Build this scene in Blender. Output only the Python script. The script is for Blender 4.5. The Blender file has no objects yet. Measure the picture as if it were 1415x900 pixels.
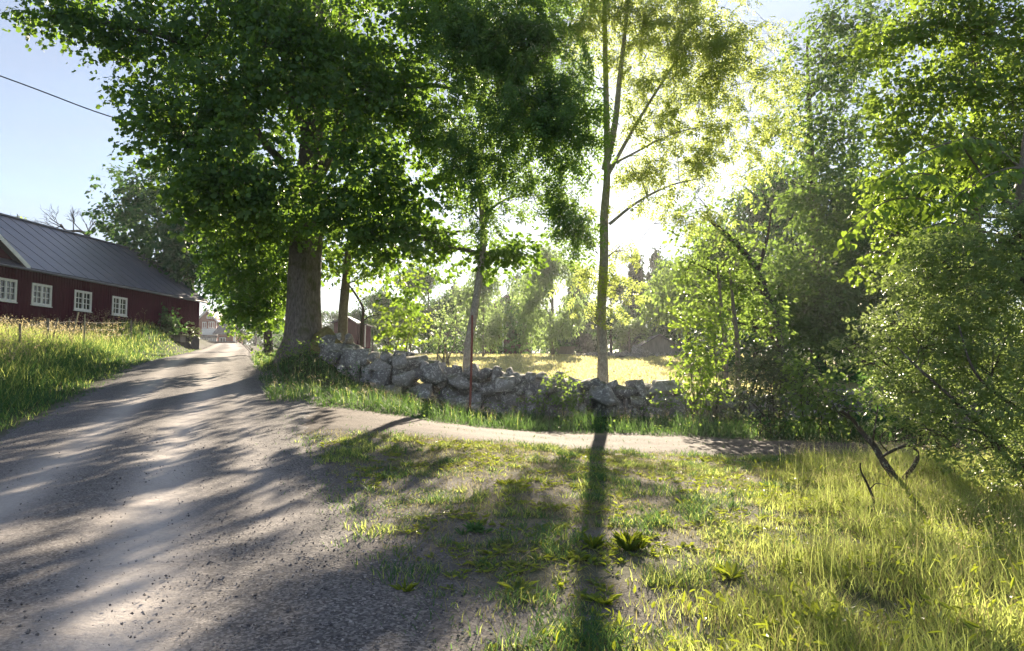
import bpy, math, random
import numpy as np
from mathutils import Vector

# ------------------------------------------------------------------ camera, sky, sun, exposure
sc = bpy.context.scene
COL = sc.collection
F = 1040.0                    # focal length in photograph pixels
CX, CY = 707.5, 450.0
PITCH = math.atan(75.0 / F)   # the horizon sits 75 px under the middle of the photograph
EYE = np.array([0.0, 0.0, 1.6])
cd = bpy.data.cameras.new('camera')
cam = bpy.data.objects.new('camera', cd)
COL.objects.link(cam)
cam.location = EYE
cam.rotation_euler = (math.pi / 2 + PITCH, 0, 0)
cd.sensor_width = 36.0
cd.lens = 36.0 * F / 1415.0
cd.clip_start, cd.clip_end = 0.05, 3000.0
sc.camera = cam


def ray(px, py):
    a, b = (px - CX) / F, (CY - py) / F
    c, s = math.cos(PITCH), math.sin(PITCH)
    return np.array([a, c - b * s, s + b * c])


SUN = ray(841, 150)
SUN = SUN / np.linalg.norm(SUN)
SUN_EL = math.asin(SUN[2])
SUN_AZ = math.atan2(SUN[0], SUN[1])

world = bpy.data.worlds.new('World')
sc.world = world
world.use_nodes = True
wn = world.node_tree
bg = wn.nodes['Background']
sky = wn.nodes.new('ShaderNodeTexSky')
sky.sky_type = 'NISHITA'
sky.sun_disc = False
sky.sun_elevation = SUN_EL
sky.sun_rotation = SUN_AZ
sky.air_density = 1.0
sky.dust_density = 0.2
sky.ozone_density = 1.5
tc = wn.nodes.new('ShaderNodeTexCoord')
mp = wn.nodes.new('ShaderNodeMapping')
mp.inputs['Scale'].default_value = (1.0, 1.6, 5.0)
nz = wn.nodes.new('ShaderNodeTexNoise')
nz.inputs['Scale'].default_value = 2.6
nz.inputs['Detail'].default_value = 6
nz.inputs['Roughness'].default_value = 0.55
rp = wn.nodes.new('ShaderNodeValToRGB')
rp.color_ramp.elements[0].position = 0.30
rp.color_ramp.elements[0].color = (0.35, 0.35, 0.35, 1)
rp.color_ramp.elements[1].position = 0.80
rp.color_ramp.elements[1].color = (0.75, 0.75, 0.75, 1)
mx = wn.nodes.new('ShaderNodeMix')
mx.data_type = 'RGBA'
mx.inputs['B'].default_value = (2.55, 2.75, 3.5, 1)
wn.links.new(tc.outputs['Generated'], mp.inputs['Vector'])
wn.links.new(mp.outputs[0], nz.inputs['Vector'])
wn.links.new(nz.outputs['Fac'], rp.inputs[0])
wn.links.new(rp.outputs[0], mx.inputs['Factor'])
wn.links.new(sky.outputs[0], mx.inputs['A'])
wn.links.new(mx.outputs['Result'], bg.inputs['Color'])
bg.inputs['Strength'].default_value = 0.052

sd = bpy.data.lights.new('sun', 'SUN')
sd.energy = 5.0
sd.angle = math.radians(0.5)
sd.color = (1.0, 0.85, 0.65)
so = bpy.data.objects.new('sun', sd)
COL.objects.link(so)
so.rotation_euler = Vector(SUN).to_track_quat('Z', 'Y').to_euler()

vs = sc.view_settings
vs.view_transform = 'Standard'
vs.look = 'None'
vs.gamma = 1.0
vs.use_curve_mapping = False
vs.exposure = 2.0
sc.render.engine = 'CYCLES'
cy = sc.cycles
cy.max_bounces = 8
cy.diffuse_bounces = 3
cy.glossy_bounces = 2
cy.transmission_bounces = 5
cy.volume_bounces = 0
cy.transparent_max_bounces = 4
cy.sample_clamp_indirect = 3.0
cy.sample_clamp_direct = 10.0
cy.use_denoising = True

rng = np.random.default_rng(11)
random.seed(7)


# ------------------------------------------------------------------ helpers
def unit(v):
    v = np.asarray(v, float)
    return v / np.maximum(np.linalg.norm(v, axis=-1, keepdims=True), 1e-9)


_lat = np.random.default_rng(3).random((257, 257))


def vnoise(x, y):
    x, y = np.asarray(x, float), np.asarray(y, float)
    xi, yi = np.floor(x).astype(int), np.floor(y).astype(int)
    fx, fy = x - xi, y - yi
    fx, fy = fx * fx * (3 - 2 * fx), fy * fy * (3 - 2 * fy)
    a = _lat[xi % 256, yi % 256]
    b = _lat[(xi + 1) % 256, yi % 256]
    c = _lat[xi % 256, (yi + 1) % 256]
    d = _lat[(xi + 1) % 256, (yi + 1) % 256]
    return (a * (1 - fx) + b * fx) * (1 - fy) + (c * (1 - fx) + d * fx) * fy


def fbm(x, y, n=4):
    t, a, s = 0, 0.5, 0
    for k in range(n):
        t = t + a * vnoise(x * 2 ** k + 17 * k, y * 2 ** k + 31 * k)
        s += a
        a *= 0.5
    return t / s


def sstep(x, a, b):
    t = np.clip((np.asarray(x, float) - a) / (b - a), 0, 1)
    return t * t * (3 - 2 * t)


def smooth_profile(ys, zs, w):
    g = np.arange(-160, 900, 0.5)
    v = np.interp(g, ys, zs)
    k = np.hanning(int(w / 0.5) | 1)
    k /= k.sum()
    vp = np.pad(v, len(k) // 2, mode='edge')
    return g, np.convolve(vp, k, 'valid')


PL = smooth_profile([-160, -20, 0, 8, 14, 22, 33, 57, 90, 165, 300, 900], [-1.5, -.3, 0, .12, .52, 1.2, 2.3, 3.85, 5.6, 9.3, 12, 20], 8)
PR = smooth_profile([-160, -20, 0, 10, 17, 22, 26, 29, 33, 45, 75, 110, 165, 300, 900], [-1.5, -.3, 0, 0, .04, .22, .5, .95, 1.35, 2.2, 4.05, 5.2, 7.5, 12, 20], 4)
RC = 1 / math.hypot(1, .372)


def road_x(y):
    return -1.5 - .372 * y + 1.0 * sstep(y, 32, 60)


def road_s(x, y):
    """signed distance across the main gravel road, positive to the right"""
    return (x - road_x(y)) * RC


def H(x, y):
    x, y = np.asarray(x, float), np.asarray(y, float)
    s = road_s(x, y)
    l, r = np.interp(y, *PL), np.interp(y, *PR)
    w = sstep(s, 3.0, 10.0)
    z = l * (1 - w) + r * w
    wd = 9.5 - 4.8 * sstep(y, 40, 52)
    z = z + sstep(-s, 2.2, wd) * (.95 + .75 * sstep(y, 38, 50)) * sstep(y, 14, 30) * (1 - .35 * sstep(y, 60, 80))
    # the bank that carries the big maple and the wall's end
    t = (y - 27.5)
    z = z + 1.0 * np.exp(-((s - 4.0) / 1.2) ** 2) * np.exp(-(np.maximum(np.abs(t - .8) - .8, 0) / 2.6) ** 2)
    return z


def P(px, py, Y):
    """the point at depth Y metres seen at a pixel of the photograph"""
    d = ray(px, py)
    return EYE + d * (Y / d[1])


def G(px, py):
    """the ground point seen at a pixel of the photograph"""
    d = ray(px, py)
    lo = 2.5
    for k in range(900):
        Y = 2.5 * 1.005 ** k
        p = EYE + d * (Y / d[1])
        if p[2] <= H(p[0], p[1]):
            break
    p[2] = H(p[0], p[1])
    return p


def mppx(Y):
    return Y / F


# ---------------------------------------------------------------- mesh accumulation
class Acc:
    def __init__(self):
        self.V, self.T, self.Q, self.R, self.n = [], [], [], [], 0

    def add(self, v, tris=None, quads=None, rnd=0.5):
        v = np.asarray(v, np.float64).reshape(-1, 3)
        self.V.append(v)
        if tris is not None and len(tris):
            self.T.append(np.asarray(tris, np.int64).reshape(-1, 3) + self.n)
        if quads is not None and len(quads):
            self.Q.append(np.asarray(quads, np.int64).reshape(-1, 4) + self.n)
        self.R.append(np.broadcast_to(np.asarray(rnd, np.float32), (len(v),)))
        self.n += len(v)
        return self

    def mesh(self, name, mat=None, origin=(0, 0, 0), flat=False):
        v = np.concatenate(self.V) - np.asarray(origin, float)
        t = np.concatenate(self.T) if self.T else np.zeros((0, 3), np.int64)
        q = np.concatenate(self.Q) if self.Q else np.zeros((0, 4), np.int64)
        me = bpy.data.meshes.new(name)
        me.vertices.add(len(v))
        me.vertices.foreach_set('co', v.astype(np.float32).ravel())
        li = np.concatenate([t.ravel(), q.ravel()]).astype(np.int32)
        me.loops.add(len(li))
        me.loops.foreach_set('vertex_index', li)
        ls = np.concatenate([np.arange(len(t)) * 3, len(t) * 3 + np.arange(len(q)) * 4]).astype(np.int32)
        me.polygons.add(len(ls))
        me.polygons.foreach_set('loop_start', ls)
        a = me.attributes.new('rnd', 'FLOAT', 'POINT')
        a.data.foreach_set('value', np.concatenate(self.R).astype(np.float32))
        me.update(calc_edges=True)
        if flat:
            me.shade_flat()
        elif len(ls) < 8000:
            me.set_sharp_from_angle(angle=math.radians(50))
        if mat:
            me.materials.append(mat)
        return me

    def obj(self, name, mat, parent=None, flat=False):
        o = bpy.data.objects.new(name, self.mesh(name, mat, world_at(parent), flat))
        COL.objects.link(o)
        if parent is not None:
            o.parent = parent
        return o

    # --- shapes
    def box(self, c, size, rz=0.0, rx=0.0, rnd=.5, bevel=0.0):
        sx, sy, sz = np.asarray(size, float) / 2
        v = np.array([[a * sx, b * sy, d * sz] for d in (-1, 1) for b in (-1, 1) for a in (-1, 1)])
        c1, s1 = math.cos(rx), math.sin(rx)
        v = np.stack([v[:, 0], v[:, 1] * c1 - v[:, 2] * s1, v[:, 1] * s1 + v[:, 2] * c1], 1)
        c2, s2 = math.cos(rz), math.sin(rz)
        v = np.stack([v[:, 0] * c2 - v[:, 1] * s2, v[:, 0] * s2 + v[:, 1] * c2, v[:, 2]], 1) + np.asarray(c, float)
        self.add(v, quads=[[0, 2, 3, 1], [4, 5, 7, 6], [0, 1, 5, 4], [2, 6, 7, 3], [0, 4, 6, 2], [1, 3, 7, 5]], rnd=rnd)
        return self

    def tube(self, path, radii, sides=8, rough=0.0, cap=True, rnd=.5):
        p = np.asarray(path, float)
        n = len(p)
        r = np.interp(np.linspace(0, 1, n), np.linspace(0, 1, len(np.atleast_1d(radii))), np.atleast_1d(radii))
        t = unit(np.gradient(p, axis=0))
        ref = np.array([1.0, 0, 0]) if abs(t[0][0]) < .8 else np.array([0, 1.0, 0])
        u = unit(ref - t[0] * (ref @ t[0]))
        U = []
        for k in range(n):
            u = unit(u - t[k] * (u @ t[k]))
            U.append(u)
        U = np.array(U)
        W = np.cross(t, U)
        a = np.linspace(0, 2 * math.pi, sides, endpoint=False)
        rr = r[:, None] * np.ones(sides)[None]
        if rough:
            rr = rr * (1 + rough * (rng.random((n, sides)) - .5))
        v = p[:, None] + rr[..., None] * (np.cos(a)[None, :, None] * U[:, None] + np.sin(a)[None, :, None] * W[:, None])
        i = np.arange(n - 1)[:, None] * sides
        j = np.arange(sides)[None]
        jn = (j + 1) % sides
        q = np.stack([i + j, i + jn, i + sides + jn, i + sides + j], -1).reshape(-1, 4)
        v = v.reshape(-1, 3)
        tris = None
        if cap:
            m = len(v)
            v = np.concatenate([v, p[-1:]])
            k = (n - 1) * sides
            tris = np.stack([k + j[0], k + jn[0], np.full(sides, m)], 1)
        self.add(v, tris=tris, quads=q, rnd=rnd)
        return self

    def leaves(self, tmpl, pos, nrm, tip, size, rnd, width=None):
        tv, tt, tq = tmpl
        pos = np.asarray(pos, float)
        n = len(pos)
        if n == 0:
            return self
        tip = unit(tip)
        b = unit(np.cross(tip, nrm))
        nn = np.cross(b, tip)
        size = np.broadcast_to(np.asarray(size, float), (n,))
        width = size if width is None else np.broadcast_to(width, (n,))
        v = (pos[:, None] + tv[None, :, 0, None] * (b * width[:, None])[:, None] + tv[None, :, 1, None] * (tip * size[:, None])[:, None]
             + tv[None, :, 2, None] * (nn * size[:, None])[:, None])
        k = len(tv)
        off = (np.arange(n) * k)[:, None, None]
        t = (np.asarray(tt)[None] + off).reshape(-1, 3) if len(tt) else None
        q = (np.asarray(tq)[None] + off).reshape(-1, 4) if len(tq) else None
        self.add(v.reshape(-1, 3), t, q, np.repeat(np.broadcast_to(rnd, (n,)), k))
        return self


def world_at(p):
    w = np.zeros(3)
    while p is not None:
        w = w + np.array(p.location)
        p = p.parent
    return w


def curve_pts(pts, n=12):
    """a smooth line through points"""
    p = np.asarray(pts, float)
    if len(p) == 2:
        return p[0] + (p[1] - p[0]) * np.linspace(0, 1, n)[:, None]
    e = np.concatenate([[2 * p[0] - p[1]], p, [2 * p[-1] - p[-2]]])
    out = []
    m = max(2, n // (len(p) - 1))
    for k in range(len(p) - 1):
        a, b, c, d = e[k], e[k + 1], e[k + 2], e[k + 3]
        for t in np.linspace(0, 1, m, endpoint=False):
            out.append(.5 * (2 * b + (c - a) * t + (2 * a - 5 * b + 4 * c - d) * t * t + (3 * b - a - 3 * c + d) * t ** 3))
    out.append(p[-1])
    return np.array(out)


def empty(name, loc, label, cat, group=None):
    o = bpy.data.objects.new(name, None)
    COL.objects.link(o)
    o.location = [float(v) for v in loc]
    o.empty_display_size = 0.2
    return tag(o, label, cat, group)


def tag(o, label=None, cat=None, group=None, kind=None):
    if label:
        o['label'] = label
    if cat:
        o['category'] = cat
    if group:
        o['group'] = group
    if kind:
        o['kind'] = kind
    return o


def link_mesh(name, me, parent=None, loc=None, rot=None, scale=None):
    o = bpy.data.objects.new(name, me)
    COL.objects.link(o)
    if parent is not None:
        o.parent = parent
    if loc is not None:
        o.location = loc
    if rot is not None:
        o.rotation_euler = rot
    if scale is not None:
        o.scale = scale
    return o


# ---------------------------------------------------------------- leaf and blade templates (x across, y along, z up)
def T(v, t=(), q=()):
    return np.array(v, float), np.array(t, int), np.array(q, int)


MAPLE = T([(0, 0, 0), (.55, .26, -.10), (.27, .42, .0), (.42, .78, -.10), (0, 1, -.12), (-.42, .78, -.10), (-.27, .42, 0), (-.55, .26, -.10)],
          [(0, 1, 2), (0, 6, 7)], [(0, 2, 3, 4), (0, 4, 5, 6)])
OVATE = T([(0, 0, 0), (.30, .33, .06), (.22, .70, .04), (0, 1, -.1), (-.22, .70, .04), (-.30, .33, .06)], (), [(0, 1, 2, 3), (0, 3, 4, 5)])
HEART = T([(0, .06, 0), (.30, -.04, -.05), (.47, .30, -.06), (.28, .72, -.05), (0, 1.05, -.12), (-.28, .72, -.05), (-.47, .30, -.06), (-.30, -.04, -.05)],
          [(0, 1, 2), (0, 6, 7)], [(0, 2, 3, 4), (0, 4, 5, 6)])
DIAM = T([(0, 0, 0), (.34, .45, .05), (0, 1, -.06), (-.34, .45, .05)], (), [(0, 1, 2, 3)])


def pinnate(pairs, l, w, droop):
    v, q = [], []
    spots = []
    for k in range(pairs):
        y = .28 + .58 * k / max(1, pairs - 1)
        for s in (-1, 1):
            spots.append((0, y, s * 1.05))
    spots.append((0, .9, 0))
    for (x, y, a) in spots:
        d = np.array([math.sin(a), math.cos(a)])
        n = np.array([d[1], -d[0]])
        b = len(v)
        z0 = -droop * y * y
        for (u, ww, dz) in ((0, 0, 0), (.5, w, .02), (1, 0, -.10), (.5, -w, .02)):
            p = np.array([x, y]) + d * l * u + n * ww * l
            v.append((p[0], p[1], z0 + dz))
        q.append((b, b + 1, b + 2, b + 3))
    return T(v, (), q)


ASH = pinnate(3, .40, .20, .25)
SPRIG = pinnate(2, .42, .30, .05)
BLADE = T([(-.5, 0, 0), (.5, 0, 0), (-.42, .06, .4), (.42, .06, .4), (-.25, .22, .75), (.25, .22, .75), (0, .5, .98)],
          [(4, 5, 6)], [(0, 1, 3, 2), (2, 3, 5, 4)])


BLADE2 = T([(-.5, 0, 0), (.5, 0, 0), (-.36, .12, .55), (.36, .12, .55), (0, .5, .98)], [(2, 3, 4)], [(0, 1, 3, 2)])


def blades(acc, x, y, z, h, w, rnd, lean=.35, bend=1.0):
    """grass blades standing at x, y, z"""
    n = len(x)
    a = rng.random(n) * 2 * math.pi
    ca, sa = np.cos(a), np.sin(a)
    B_ = BLADE if n and np.median(y) < 9 else BLADE2
    tv = B_[0]
    ln = (rng.random(n) * lean)[:, None]
    bx = tv[None, :, 0] * w[:, None]
    by = (tv[None, :, 1] * bend * (.5 + rng.random(n))[:, None] + ln * tv[None, :, 2]) * h[:, None]
    bz = tv[None, :, 2] * h[:, None] * (1 - .12 * ln)
    v = np.stack([x[:, None] + bx * ca[:, None] - by * sa[:, None], y[:, None] + bx * sa[:, None] + by * ca[:, None], z[:, None] + bz], -1)
    k = len(tv)
    off = (np.arange(n) * k)[:, None, None]
    acc.add(v.reshape(-1, 3), (B_[1][None] + off).reshape(-1, 3), (B_[2][None] + off).reshape(-1, 4), np.repeat(rnd, k))


# ---------------------------------------------------------------- materials
def mat(name):
    m = bpy.data.materials.new(name)
    m.use_nodes = True
    nt = m.node_tree
    nt.nodes.clear()
    out = nt.nodes.new('ShaderNodeOutputMaterial')
    return m, nt, out


def N(nt, kind, **kw):
    n = nt.nodes.new(kind)
    for k, v in kw.items():
        if k in ('data_type', 'blend_type', 'operation', 'feature', 'attribute_name', 'attribute_type', 'noise_dimensions', 'distance'):
            setattr(n, k, v)
        else:
            n.inputs[k.replace('_', ' ')].default_value = v
    return n


def ramp(nt, src, stops):
    r = nt.nodes.new('ShaderNodeValToRGB')
    e = r.color_ramp.elements
    while len(e) < len(stops):
        e.new(.5)
    for k, (p, c) in enumerate(stops):
        e[k].position = p
        e[k].color = (c, c, c, 1) if np.isscalar(c) else (*c, 1)
    nt.links.new(src, r.inputs[0])
    return r.outputs[0]


def mixc(nt, f, a, b, blend='MIX'):
    m = N(nt, 'ShaderNodeMix', data_type='RGBA', blend_type=blend)
    for s, v in (('Factor', f), ('A', a), ('B', b)):
        if isinstance(v, bpy.types.NodeSocket):
            nt.links.new(v, m.inputs[s])
        elif np.isscalar(v):
            m.inputs[s].default_value = v
        else:
            m.inputs[s].default_value = (*v, 1)
    return m.outputs['Result']


def pos(nt, scale=(1, 1, 1), obj=False):
    t = nt.nodes.new('ShaderNodeTexCoord' if obj else 'ShaderNodeNewGeometry')
    m = nt.nodes.new('ShaderNodeMapping')
    m.inputs['Scale'].default_value = scale
    nt.links.new(t.outputs['Object' if obj else 'Position'], m.inputs[0])
    return m.outputs[0]


def noise(nt, vec, scale, detail=4, rough=.55, dist=0.0):
    n = N(nt, 'ShaderNodeTexNoise', Scale=scale, Detail=detail, Roughness=rough, Distortion=dist)
    nt.links.new(vec, n.inputs['Vector'])
    return n.outputs['Fac']


def voro(nt, vec, scale, feature='F1', out='Distance', rand=1.0):
    n = N(nt, 'ShaderNodeTexVoronoi', feature=feature, Scale=scale, Randomness=rand)
    nt.links.new(vec, n.inputs['Vector'])
    return n.outputs[out]


def attr(nt, name):
    n = N(nt, 'ShaderNodeAttribute', attribute_name=name)
    return n.outputs['Fac']


def bump(nt, h, strength, dist, normal=None):
    b = N(nt, 'ShaderNodeBump', Strength=strength, Distance=dist)
    nt.links.new(h, b.inputs['Height'])
    if normal is not None:
        nt.links.new(normal, b.inputs['Normal'])
    return b.outputs[0]


def princ(nt, out, color, rough=.8, spec=.3, normal=None, metal=0.0):
    p = nt.nodes.new('ShaderNodeBsdfPrincipled')
    p.inputs['Roughness'].default_value = rough if np.isscalar(rough) else .8
    if not np.isscalar(rough):
        nt.links.new(rough, p.inputs['Roughness'])
    p.inputs['Specular IOR Level'].default_value = spec
    p.inputs['Metallic'].default_value = metal
    if isinstance(color, bpy.types.NodeSocket):
        nt.links.new(color, p.inputs['Base Color'])
    else:
        p.inputs['Base Color'].default_value = (*color, 1)
    if normal is not None:
        nt.links.new(normal, p.inputs['Normal'])
    nt.links.new(p.outputs[0], out.inputs[0])
    return p


def leaf_mat(name, dark, light, trans, tw=.45, rough=.45, spec=.25, odd=None):
    m, nt, out = mat(name)
    r = attr(nt, 'rnd')
    stops = [(0, dark), (.85, light)]
    if odd:
        stops += [(.955, light), (.975, odd)]
    c = ramp(nt, r, stops)
    p = nt.nodes.new('ShaderNodeBsdfPrincipled')
    p.inputs['Roughness'].default_value = rough
    p.inputs['Specular IOR Level'].default_value = spec
    nt.links.new(c, p.inputs['Base Color'])
    t = nt.nodes.new('ShaderNodeBsdfTranslucent')
    tcol = mixc(nt, r, tuple(x * .75 for x in trans), trans)
    nt.links.new(tcol, t.inputs['Color'])
    s = nt.nodes.new('ShaderNodeMixShader')
    s.inputs[0].default_value = tw
    nt.links.new(p.outputs[0], s.inputs[1])
    nt.links.new(t.outputs[0], s.inputs[2])
    nt.links.new(s.outputs[0], out.inputs[0])
    return m


def bark_mat(name, a, b, scale=6.0, stretch=.18, strength=.7, moss=None, lichen=None):
    m, nt, out = mat(name)
    v = pos(nt, (1, 1, stretch))
    n1 = noise(nt, v, scale * 2.2, 6, .65, .4)
    n2 = noise(nt, pos(nt), 2.0, 3)
    c = ramp(nt, n1, [(.30, a), (.68, b)])
    if lichen:
        ml = ramp(nt, noise(nt, pos(nt), 9.0, 5, .7), [(.56, 0), (.62, 1)])
        c = mixc(nt, ml, c, lichen)
    if moss:
        mm = ramp(nt, n2, [(.50, 0), (.66, .8)])
        c = mixc(nt, mm, c, moss)
    princ(nt, out, c, .9, .15, bump(nt, n1, strength, .04))
    return m


M = {}
M['maple_leaf'] = leaf_mat('maple_leaf', (.03, .075, .028), (.065, .135, .038), (.30, .50, .05), .40)
M['ash_leaf'] = leaf_mat('ash_leaf', (.05, .12, .045), (.095, .185, .06), (.32, .50, .08), .45)
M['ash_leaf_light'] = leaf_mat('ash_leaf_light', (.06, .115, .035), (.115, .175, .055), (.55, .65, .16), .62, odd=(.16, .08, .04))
M['lime_leaf'] = leaf_mat('lime_leaf', (.045, .115, .03), (.085, .17, .045), (.40, .58, .06), .5)
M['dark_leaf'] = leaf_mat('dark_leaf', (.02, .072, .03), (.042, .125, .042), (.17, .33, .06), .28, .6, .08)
M['right_leaf'] = leaf_mat('right_leaf', (.045, .105, .03), (.09, .165, .045), (.38, .54, .06), .47, odd=(.14, .11, .03))
M['thorn_leaf'] = leaf_mat('thorn_leaf', (.06, .115, .042), (.14, .20, .08), (.46, .60, .16), .46, .4, .35)
M['shrub_leaf'] = leaf_mat('shrub_leaf', (.045, .105, .035), (.085, .16, .05), (.34, .50, .08), .5, odd=(.15, .07, .04))
M['grey_shrub_leaf'] = leaf_mat('grey_shrub_leaf', (.05, .08, .045), (.10, .13, .075), (.22, .28, .10), .35)
M['pale_leaf'] = leaf_mat('pale_leaf', (.08, .14, .05), (.14, .20, .08), (.40, .56, .17), .5)
M['wood_leaf'] = leaf_mat('wood_leaf', (.03, .085, .035), (.065, .14, .05), (.28, .44, .07), .42, .6, .12)
M['fir_leaf'] = leaf_mat('fir_leaf', (.02, .042, .024), (.04, .07, .036), (.10, .16, .05), .25)
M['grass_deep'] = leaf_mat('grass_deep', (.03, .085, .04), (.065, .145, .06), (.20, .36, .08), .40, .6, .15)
M['grass_tall'] = leaf_mat('grass_tall', (.075, .145, .04), (.21, .25, .095), (.68, .78, .20), .58, .75, .08, odd=(.36, .30, .17))
M['grass_dry'] = leaf_mat('grass_dry', (.17, .16, .07), (.29, .25, .13), (.46, .42, .16), .5, .7, .1)
M['grass_field'] = leaf_mat('grass_field', (.22, .22, .09), (.36, .33, .15), (.76, .72, .30), .6)
M['seed_head'] = leaf_mat('seed_head', (.30, .25, .15), (.46, .40, .26), (.58, .48, .26), .5)
M['weed_leaf'] = leaf_mat('weed_leaf', (.05, .10, .025), (.10, .16, .04), (.44, .52, .04), .5, .4, .4, odd=(.30, .22, .04))
M['maple_bark'] = bark_mat('maple_bark', (.07, .06, .054), (.23, .205, .18), 9.0, .28, 1.0, moss=(.07, .08, .03))
M['ash_bark'] = bark_mat('ash_bark', (.17, .155, .13), (.42, .385, .33), 9.0, .45, .5, lichen=(.44, .42, .35))
M['thin_bark'] = bark_mat('thin_bark', (.10, .085, .07), (.22, .20, .16), 9.0, .4, .5)
M['dark_bark'] = bark_mat('dark_bark', (.035, .03, .026), (.09, .078, .066), 8.0, .3, .6)
M['thorn_bark'] = bark_mat('thorn_bark', (.05, .04, .035), (.13, .11, .09), 20.0, .6, .6, lichen=(.34, .36, .24))
M['grey_wood'] = bark_mat('grey_wood', (.13, .115, .095), (.30, .27, .22), 14.0, .1, .4)
M['pale_wood'] = bark_mat('pale_wood', (.30, .25, .17), (.48, .42, .30), 14.0, .1, .4)


def gravel_mat(name, tint=None):
    m, nt, out = mat(name)
    v = pos(nt)
    big = noise(nt, v, .55, 4, .6)
    mid = noise(nt, v, 4.0, 5, .65)
    grit = noise(nt, v, 70.0, 3, .7)
    cell = voro(nt, v, 58.0)
    ccol = voro(nt, v, 58.0, out='Color')
    cell2 = voro(nt, v, 120.0)
    c = ramp(nt, mid, [(.28, (.062, .058, .060)), (.72, (.155, .147, .147))])
    g = N(nt, 'ShaderNodeRGBToBW')
    nt.links.new(ccol, g.inputs[0])
    c = mixc(nt, .6, c, ramp(nt, g.outputs[0], [(.12, (.032, .030, .031)), (.5, (.125, .117, .113)), (.9, (.40, .37, .345))]))
    tr = attr(nt, 'rnd')
    dusty = ramp(nt, noise(nt, v, 24.0, 5, .65), [(.3, (.42, .38, .345)), (.7, (.54, .495, .455))])
    tm = N(nt, 'ShaderNodeMath', operation='MULTIPLY')
    nt.links.new(tr, tm.inputs[0])
    nt.links.new(ramp(nt, noise(nt, v, 1.6, 5, .65), [(.2, .62), (.5, 1.0)]), tm.inputs[1])
    c = mixc(nt, tm.outputs[0], c, dusty)
    c = mixc(nt, .5, c, ramp(nt, big, [(.3, (.74, .72, .73)), (.7, (1.0, 1.0, 1.0))]), 'MULTIPLY')
    if tint:
        c = mixc(nt, 1.0, c, tint, 'MULTIPLY')
    inv = N(nt, 'ShaderNodeMath', operation='SUBTRACT')
    inv.inputs[0].default_value = 1.0
    nt.links.new(tm.outputs[0], inv.inputs[1])
    h1 = N(nt, 'ShaderNodeMath', operation='MULTIPLY')
    nt.links.new(cell, h1.inputs[0])
    nt.links.new(inv.outputs[0], h1.inputs[1])
    nrm = bump(nt, h1.outputs[0], -1.0, .035)
    nrm = bump(nt, cell2, -.35, .010, nrm)
    nrm = bump(nt, grit, .45, .010, nrm)
    nrm = bump(nt, mid, .5, .05, nrm)
    princ(nt, out, c, .92, .2, nrm)
    return m


M['gravel'] = gravel_mat('gravel')
M['track'] = gravel_mat('track_gravel', (.60, .52, .45))


def ground_mat():
    m, nt, out = mat('ground')
    v = pos(nt)
    n1 = noise(nt, v, 1.3, 5, .65)
    n2 = noise(nt, v, 12.0, 5, .7)
    n3 = noise(nt, v, 60.0, 3, .7)
    cell = voro(nt, v, 48.0)
    ccol = voro(nt, v, 48.0, out='Color')
    g = N(nt, 'ShaderNodeRGBToBW')
    nt.links.new(ccol, g.inputs[0])
    dirt = ramp(nt, n2, [(.25, (.08, .072, .074)), (.72, (.185, .17, .168))])
    dirt = mixc(nt, .42, dirt, ramp(nt, g.outputs[0], [(.1, (.05, .046, .044)), (.6, (.16, .15, .14)), (.95, (.36, .33, .30))]))
    thatch = ramp(nt, n3, [(.25, (.12, .10, .05)), (.75, (.32, .27, .15))])
    th_ = N(nt, 'ShaderNodeMath', operation='MULTIPLY')
    nt.links.new(ramp(nt, n1, [(.36, .1), (.58, .9)]), th_.inputs[0])
    nt.links.new(attr(nt, 'thatch'), th_.inputs[1])
    dirt = mixc(nt, th_.outputs[0], dirt, thatch)
    soil = ramp(nt, n2, [(.25, (.03, .04, .016)), (.75, (.085, .10, .035))])
    c = mixc(nt, attr(nt, 'rnd'), dirt, soil)
    nrm = bump(nt, cell, -.5, .015)
    nrm = bump(nt, n3, .6, .02, nrm)
    nrm = bump(nt, n2, .5, .05, nrm)
    princ(nt, out, c, .95, .12, nrm)
    return m


M['ground'] = ground_mat()


def field_mat():
    m, nt, out = mat('field')
    v = pos(nt)
    a = noise(nt, v, .35, 4, .6)
    b = noise(nt, v, 6.0, 5, .7)
    c = mixc(nt, a, (.27, .26, .10), (.42, .38, .18))
    c = mixc(nt, .5, c, ramp(nt, b, [(.25, (.18, .19, .07)), (.7, (.47, .42, .22))]))
    princ(nt, out, c, .95, .1, bump(nt, b, .8, .08))
    return m


M['field'] = field_mat()


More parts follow.
